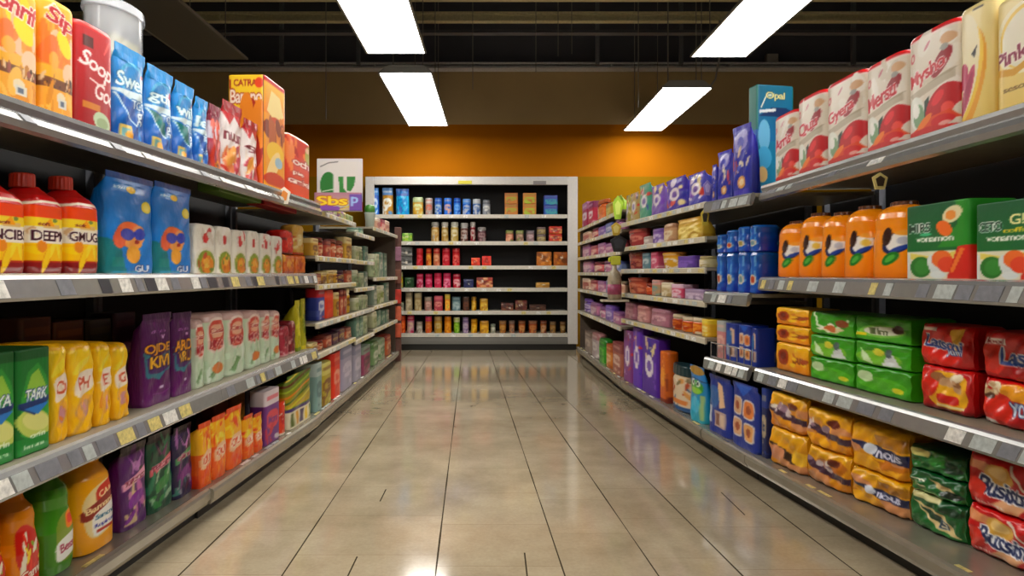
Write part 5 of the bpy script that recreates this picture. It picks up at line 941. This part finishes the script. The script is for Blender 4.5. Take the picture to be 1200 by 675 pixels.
talker('shelf_tag', 1031, 212, 18, 20, 2.72, '#d9c27a', 'small yellow tag with dark mark hanging from the right top rail', '#3a2a1c')
talker('shelf_tag', 333, 229, 15, 20, 4.2, '#e8e0d0', 'white edged orange tag clipped under the left top shelf', '#e08a3a')
talker('shelf_tag', 829, 220, 10, 18, 4.55, '#8a7ac0', 'oval lilac tag on the end of the indigo pouch shelf', '#b8a8d8')
talker('shelf_tag', 826, 254, 10, 20, 4.55, '#d8c040', 'yellow tag hanging below the indigo pouch shelf', '#3a3428')
talker('shelf_tag', 724, 243, 12, 28, 6.45, '#a8d02a', 'lime green tag standing up between the two far right units', '#d8ec6a')
talker('shelf_tag', 722, 268, 12, 16, 6.45, '#c8a82a', 'mustard tag below the lime green tag', '#e0d070')
talker('shelf_tag', 725, 285, 20, 20, 6.42, '#16181c', 'black tag with white foot line between the far right units', '#2a2c34')
sb = empty('spray_bottle', ((720-CX)*6.4/F, 6.4, zy(351, 6.4))); tag(sb, 'yellow green spray bottle with pink label between far right units', 'bottle')
lathe('bottle_body', [(.06, 0), (.068, .02), (.068, .2), (.05, .27), (.022, .3), (.022, .34)], mat('spray_pink', '#a89a80', .35, noise=.5, nscale=18), sb)
lathe('label_band', [(.0685, .05), (.0695, .05), (.0695, .15), (.0685, .15)], mat('spray_label', '#a8486a', .4, noise=.4, nscale=25), sb)
MB().box(-.035, .06, -.025, .025, .34, .43).box(-.06, -.035, -.012, .012, .37, .42).build('spray_head', mat('spray_yellow', '#c8cc3a', .35), sb, bevel=.008)
MB().box(-.13, .13, -.07, .07, -.02, -.001).build('bottle_ledge', cream_m, sb)

# ------------------------------------------------------------ goods: back cabinet
BK = [
 [(431, 444, 220, 'pouch', 'milk_pouch', '#2a62b8', '#c8dcf0', '#3a8ad0', 'blue pouch'), (447, 460.5, 220, 'pouch', 'milk_pouch', '#b8882a', '#e8e8e0', '#5a8ac0', 'white and gold pouch'), (463, 479.5, 221, 'pouch', 'milk_pouch', '#2ab0dc', '#1a8ac8', '#4a6ab0', 'turquoise pouch'), (483, 496, 231, 'soft', 'small_pouch', '#b8902a', '#c8d0a0', '#a8b890', 'gold pouch'),
  (497.5, 507, 232, 'can', 'drink_can', '#a89890', '#c8705a', '#c8c4c0', 'beige can'), (508.5, 518, 232, 'can', 'drink_can', '#3a6ab0', '#a8b8c0', '#2a5ab0', 'slate blue can'), (519.5, 529.5, 232, 'can', 'drink_can', '#2a6ac0', '#d8a890', '#3a7ad0', 'blue and peach can'), (531, 540, 232, 'can', 'drink_can', '#3a7ac8', '#6aa0d8', '#1a4aa0', 'bright blue can'), (541.5, 552, 233, 'can', 'drink_can', '#2a64b8', '#a8b0c0', '#5a8ac8', 'blue and grey can'), (553.5, 563.5, 233, 'can', 'drink_can', '#4a6aa0', '#c8ccd0', '#b8bcc0', 'silver blue can'), (565, 575, 234, 'can', 'drink_can', '#8a8e94', '#d0d0cc', '#5a5e64', 'grey can'),
  (591, 607.5, 226, 'box', 'tea_box', '#c0803a', '#9aa83a', '#a86a3a', 'amber tea box', 2), (612.5, 629, 226, 'box', 'tea_box', '#c8883a', '#a8b83a', '#b8783a', 'ochre tea box', 2), (637, 654, 229, 'box', 'tea_box', '#2a5aa8', '#3a9aa0', '#4a4a9a', 'blue tea box', 2)],
 [(457, 469, 275, 'block', 'small_pack', '#c8704a', '#d8a08a', '#8a7a3a', 'salmon pack'), (471, 483, 273, 'block', 'small_pack', '#6aa03a', '#b8d07a', '#a8c83a', 'green pack'), (504.5, 514.5, 260, 'jar', 'spice_jar', '#b8904a', '#d8c8a0', '#a8a49c', 'gold jar'), (516.5, 525.5, 260, 'jar', 'spice_jar', '#a88848', '#d0c4a0', '#c0bcb0', 'ochre jar'), (527.5, 537.5, 260, 'jar', 'spice_jar', '#b8a05a', '#e0d8b8', '#c8c8b8', 'pale gold jar'), (539, 549, 261, 'jar', 'spice_jar', '#6a4a44', '#b8a8a0', '#b0b0ac', 'brown jar'), (550.5, 557.5, 260, 'jar', 'spice_jar', '#8a2a34', '#c8b8b0', '#c0b8b0', 'crimson jar'), (559, 570, 266, 'jar', 'spice_jar', '#5a3a40', '#9a8080', '#8a8480', 'plum jar'),
  (592.5, 602, 270, 'canlike', 'small_tin', '#b86a5a', '#e0b090', '#6a7a3a', 'salmon tin'), (604.5, 614, 270, 'canlike', 'small_tin', '#8a6a5a', '#c8a890', '#7a8a4a', 'brown tin'), (616.5, 626.5, 270, 'canlike', 'small_tin', '#8a7070', '#c0a8a8', '#6a6468', 'grey rose tin'), (629, 640, 266, 'canlike', 'small_tin', '#8a7a4a', '#b8a880', '#6a5a60', 'olive tin', 2), (643, 659, 265, 'block', 'small_pack', '#b83a2a', '#e0a060', '#8a3a30', 'brick red pack', 2)],
 [(458.5, 483.5, 289, 'block', 'wide_pack', '#6a6a68', '#a8a8a4', '#3a3a3a', 'dark grey pack', 2), (487, 495.5, 291, 'can', 'soup_can', '#b82a30', '#d8505a', '#c83a3a', 'red can'), (498.5, 505.5, 291, 'can', 'soup_can', '#c8803a', '#e8b04a', '#b8302a', 'red and amber can'), (507, 515.5, 291, 'can', 'soup_can', '#c07a5a', '#e0b08a', '#b83a34', 'tan can'), (517.5, 527.5, 291, 'can', 'soup_can', '#c03040', '#d86a70', '#a82430', 'crimson can'), (529.5, 539, 291, 'can', 'soup_can', '#c8383a', '#e07a70', '#b02a30', 'scarlet can'), (552, 563, 302, 'block', 'small_pack', '#d84020', '#e8703a', '#b8301c', 'orange red pack'), (564.5, 576, 300, 'block', 'small_pack', '#d0301c', '#e85a3a', '#a8241a', 'bright red pack'), (628.5, 647, 295, 'block', 'wide_pack', '#b8701c', '#d8903a', '#8a5018', 'amber pack'), (648.5, 666, 295, 'block', 'wide_pack', '#a8601c', '#c8802a', '#7a4414', 'brown amber pack')],
 [(463.5, 472, 319, 'pouch', 'small_pouch', '#c8c83a', '#e8a03a', '#b8c8a0', 'yellow green pouch'), (474, 485, 325, 'block', 'small_pack', '#1f4a24', '#2f5a30', '#16341c', 'dark green pack'), (487, 496, 321, 'can', 'soup_can', '#b8385a', '#e0a0b0', '#a82a4a', 'rose can'), (497.5, 506.5, 321, 'can', 'soup_can', '#c03058', '#e07a98', '#a82448', 'magenta can'), (508, 517.5, 320, 'can', 'soup_can', '#c83a5a', '#d86a80', '#b02a48', 'deep pink can'), (518.5, 528.5, 320, 'can', 'soup_can', '#d04068', '#f0a0b8', '#b83058', 'bright pink can'), (530, 540, 321, 'can', 'soup_can', '#b82a40', '#e8c0c0', '#a02038', 'cherry can'), (543, 555, 327, 'block', 'small_pack', '#20285a', '#2a3468', '#181c40', 'navy pack'), (558, 578, 325, 'block', 'wide_pack', '#a83a2a', '#d8a070', '#7a241c', 'red and tan pack'), (628, 644.5, 331, 'block', 'wide_pack', '#c89a4a', '#d8b070', '#a87c34', 'tan pack')],
 [(464, 473.5, 354, 'block', 'small_pack', '#8a8a7a', '#c0bca8', '#5a6a4a', 'grey pack'), (474.5, 483, 342, 'canlike', 'small_tin', '#a89878', '#d0c4a8', '#8a8068', 'beige tin'), (485, 494, 343, 'canlike', 'small_tin', '#a08a60', '#c8b890', '#b0a484', 'sand tin'), (497, 506, 348, 'canlike', 'small_tin', '#a87a70', '#d0b0a0', '#8a8474', 'dusty rose tin'), (508, 519, 347, 'canlike', 'small_tin', '#a8404a', '#e0a090', '#c85a70', 'raspberry tin'), (521, 527.5, 345, 'box', 'small_carton', '#d8882a', '#f0c04a', '#c0b040', 'yellow carton'), (529, 540, 348, 'canlike', 'small_tin', '#6a8488', '#a8b8b8', '#4a6468', 'grey blue tin'), (542, 550, 348, 'box', 'small_carton', '#4a2a18', '#6a3a20', '#34200f', 'dark brown carton'), (552, 558.5, 348, 'jar', 'spice_jar', '#c8982a', '#e0c060', '#a87a20', 'amber jar'), (562, 572, 350, 'soft', 'small_pouch', '#c8982a', '#e0c860', '#a8801c', 'mustard pouch'), (587, 602, 355, 'block', 'wide_pack', '#5a2a20', '#8a5a40', '#3a1c18', 'maroon pack'), (603.5, 618, 352, 'block', 'wide_pack', '#6a2a20', '#8a6a4a', '#4a1c18', 'russet pack'), (620, 640, 357, 'block', 'wide_pack', '#4a2c20', '#6a4630', '#341c14', 'dark cocoa pack')],
 [(466, 475, 370, 'can', 'tall_can', '#d8602a', '#e8803a', '#b8482a', 'orange can'), (476, 485, 370, 'can', 'tall_can', '#c890a0', '#d8c0a8', '#b83a5a', 'pink topped can'), (487, 495, 377, 'can', 'tall_can', '#a8a090', '#d0ccc0', '#8a8478', 'grey can'), (497.5, 506, 371, 'can', 'tall_can', '#c86a2a', '#d88a50', '#c83a70', 'magenta orange can'), (508, 518, 371, 'can', 'tall_can', '#b8943a', '#c8b480', '#a88a5a', 'khaki can'), (520, 529, 371, 'can', 'tall_can', '#d8881c', '#e0a03a', '#c07418', 'marigold can'), (531, 539, 372, 'can', 'tall_can', '#6aa02a', '#a0c84a', '#c8c8a0', 'green can'), (541.5, 549.5, 372, 'can', 'tall_can', '#9a84a8', '#c8b8c8', '#7a6a90', 'lilac can'), (551.5, 559.5, 374, 'can', 'tall_can', '#d0981c', '#e8c04a', '#b07c14', 'golden can'), (562, 573, 376, 'soft', 'small_pouch', '#c8921c', '#e0b83a', '#a87818', 'gold pouch'), (574.5, 581, 380, 'jar', 'spice_jar', '#a8a898', '#d8d8c8', '#889080', 'pale jar'),
  (584.5, 594, 376, 'tub', 'yogurt_tub', '#a87034', '#d0a050', '#8a6a50', 'copper tub'), (596, 604, 376, 'tub', 'yogurt_tub', '#98644a', '#b89070', '#7a6a64', 'brown tub'), (607, 616.5, 376, 'tub', 'yogurt_tub', '#b06030', '#d09a60', '#7a4a34', 'rust tub'), (619, 630.5, 376, 'tub', 'yogurt_tub', '#b05a34', '#c88a50', '#8a6454', 'clay tub'), (633, 641.5, 376, 'tub', 'yogurt_tub', '#a8683a', '#d0a880', '#7a4438', 'cinnamon tub'), (644, 652.5, 377, 'tub', 'yogurt_tub', '#98703a', '#b89460', '#786450', 'hazel tub'), (656, 664, 377, 'tub', 'yogurt_tub', '#8a6a3a', '#c0a880', '#6a4c34', 'umber tub')]]
for i, its in enumerate(BK):
    minis('B%d' % i, its, "on back cabinet's %s shelf" % ['top', 'second', 'third', 'fourth', 'fifth', 'bottom'][i], 'left post', d=.16, back=.07)

# ------------------------------------------------------------ camera, world, output
cam = bpy.data.objects.new('camera', bpy.data.cameras.new('camera')); COL.objects.link(cam)
cam.location = (0, 0, EYE); cam.rotation_euler = (math.pi/2, 0, 0)
cam.data.sensor_fit = 'HORIZONTAL'; cam.data.sensor_width = 36; cam.data.lens = 36*F/1200
cam.data.shift_x = (600-CX)/1200; cam.data.shift_y = (CY-337.5)/1200
cam.data.clip_start = .05; SC.camera = cam
w = bpy.data.worlds.new('world'); SC.world = w; w.use_nodes = True
w.node_tree.nodes['Background'].inputs[0].default_value = (.8, .85, 1, 1); w.node_tree.nodes['Background'].inputs[1].default_value = .02
SC.view_settings.view_transform = 'Standard'; SC.view_settings.look = 'None'; SC.view_settings.gamma = 1; SC.view_settings.use_curve_mapping = False
SC.view_settings.exposure = 0.0
SC.cycles.use_denoising = True; SC.cycles.max_bounces = 8; SC.cycles.sample_clamp_indirect = 6
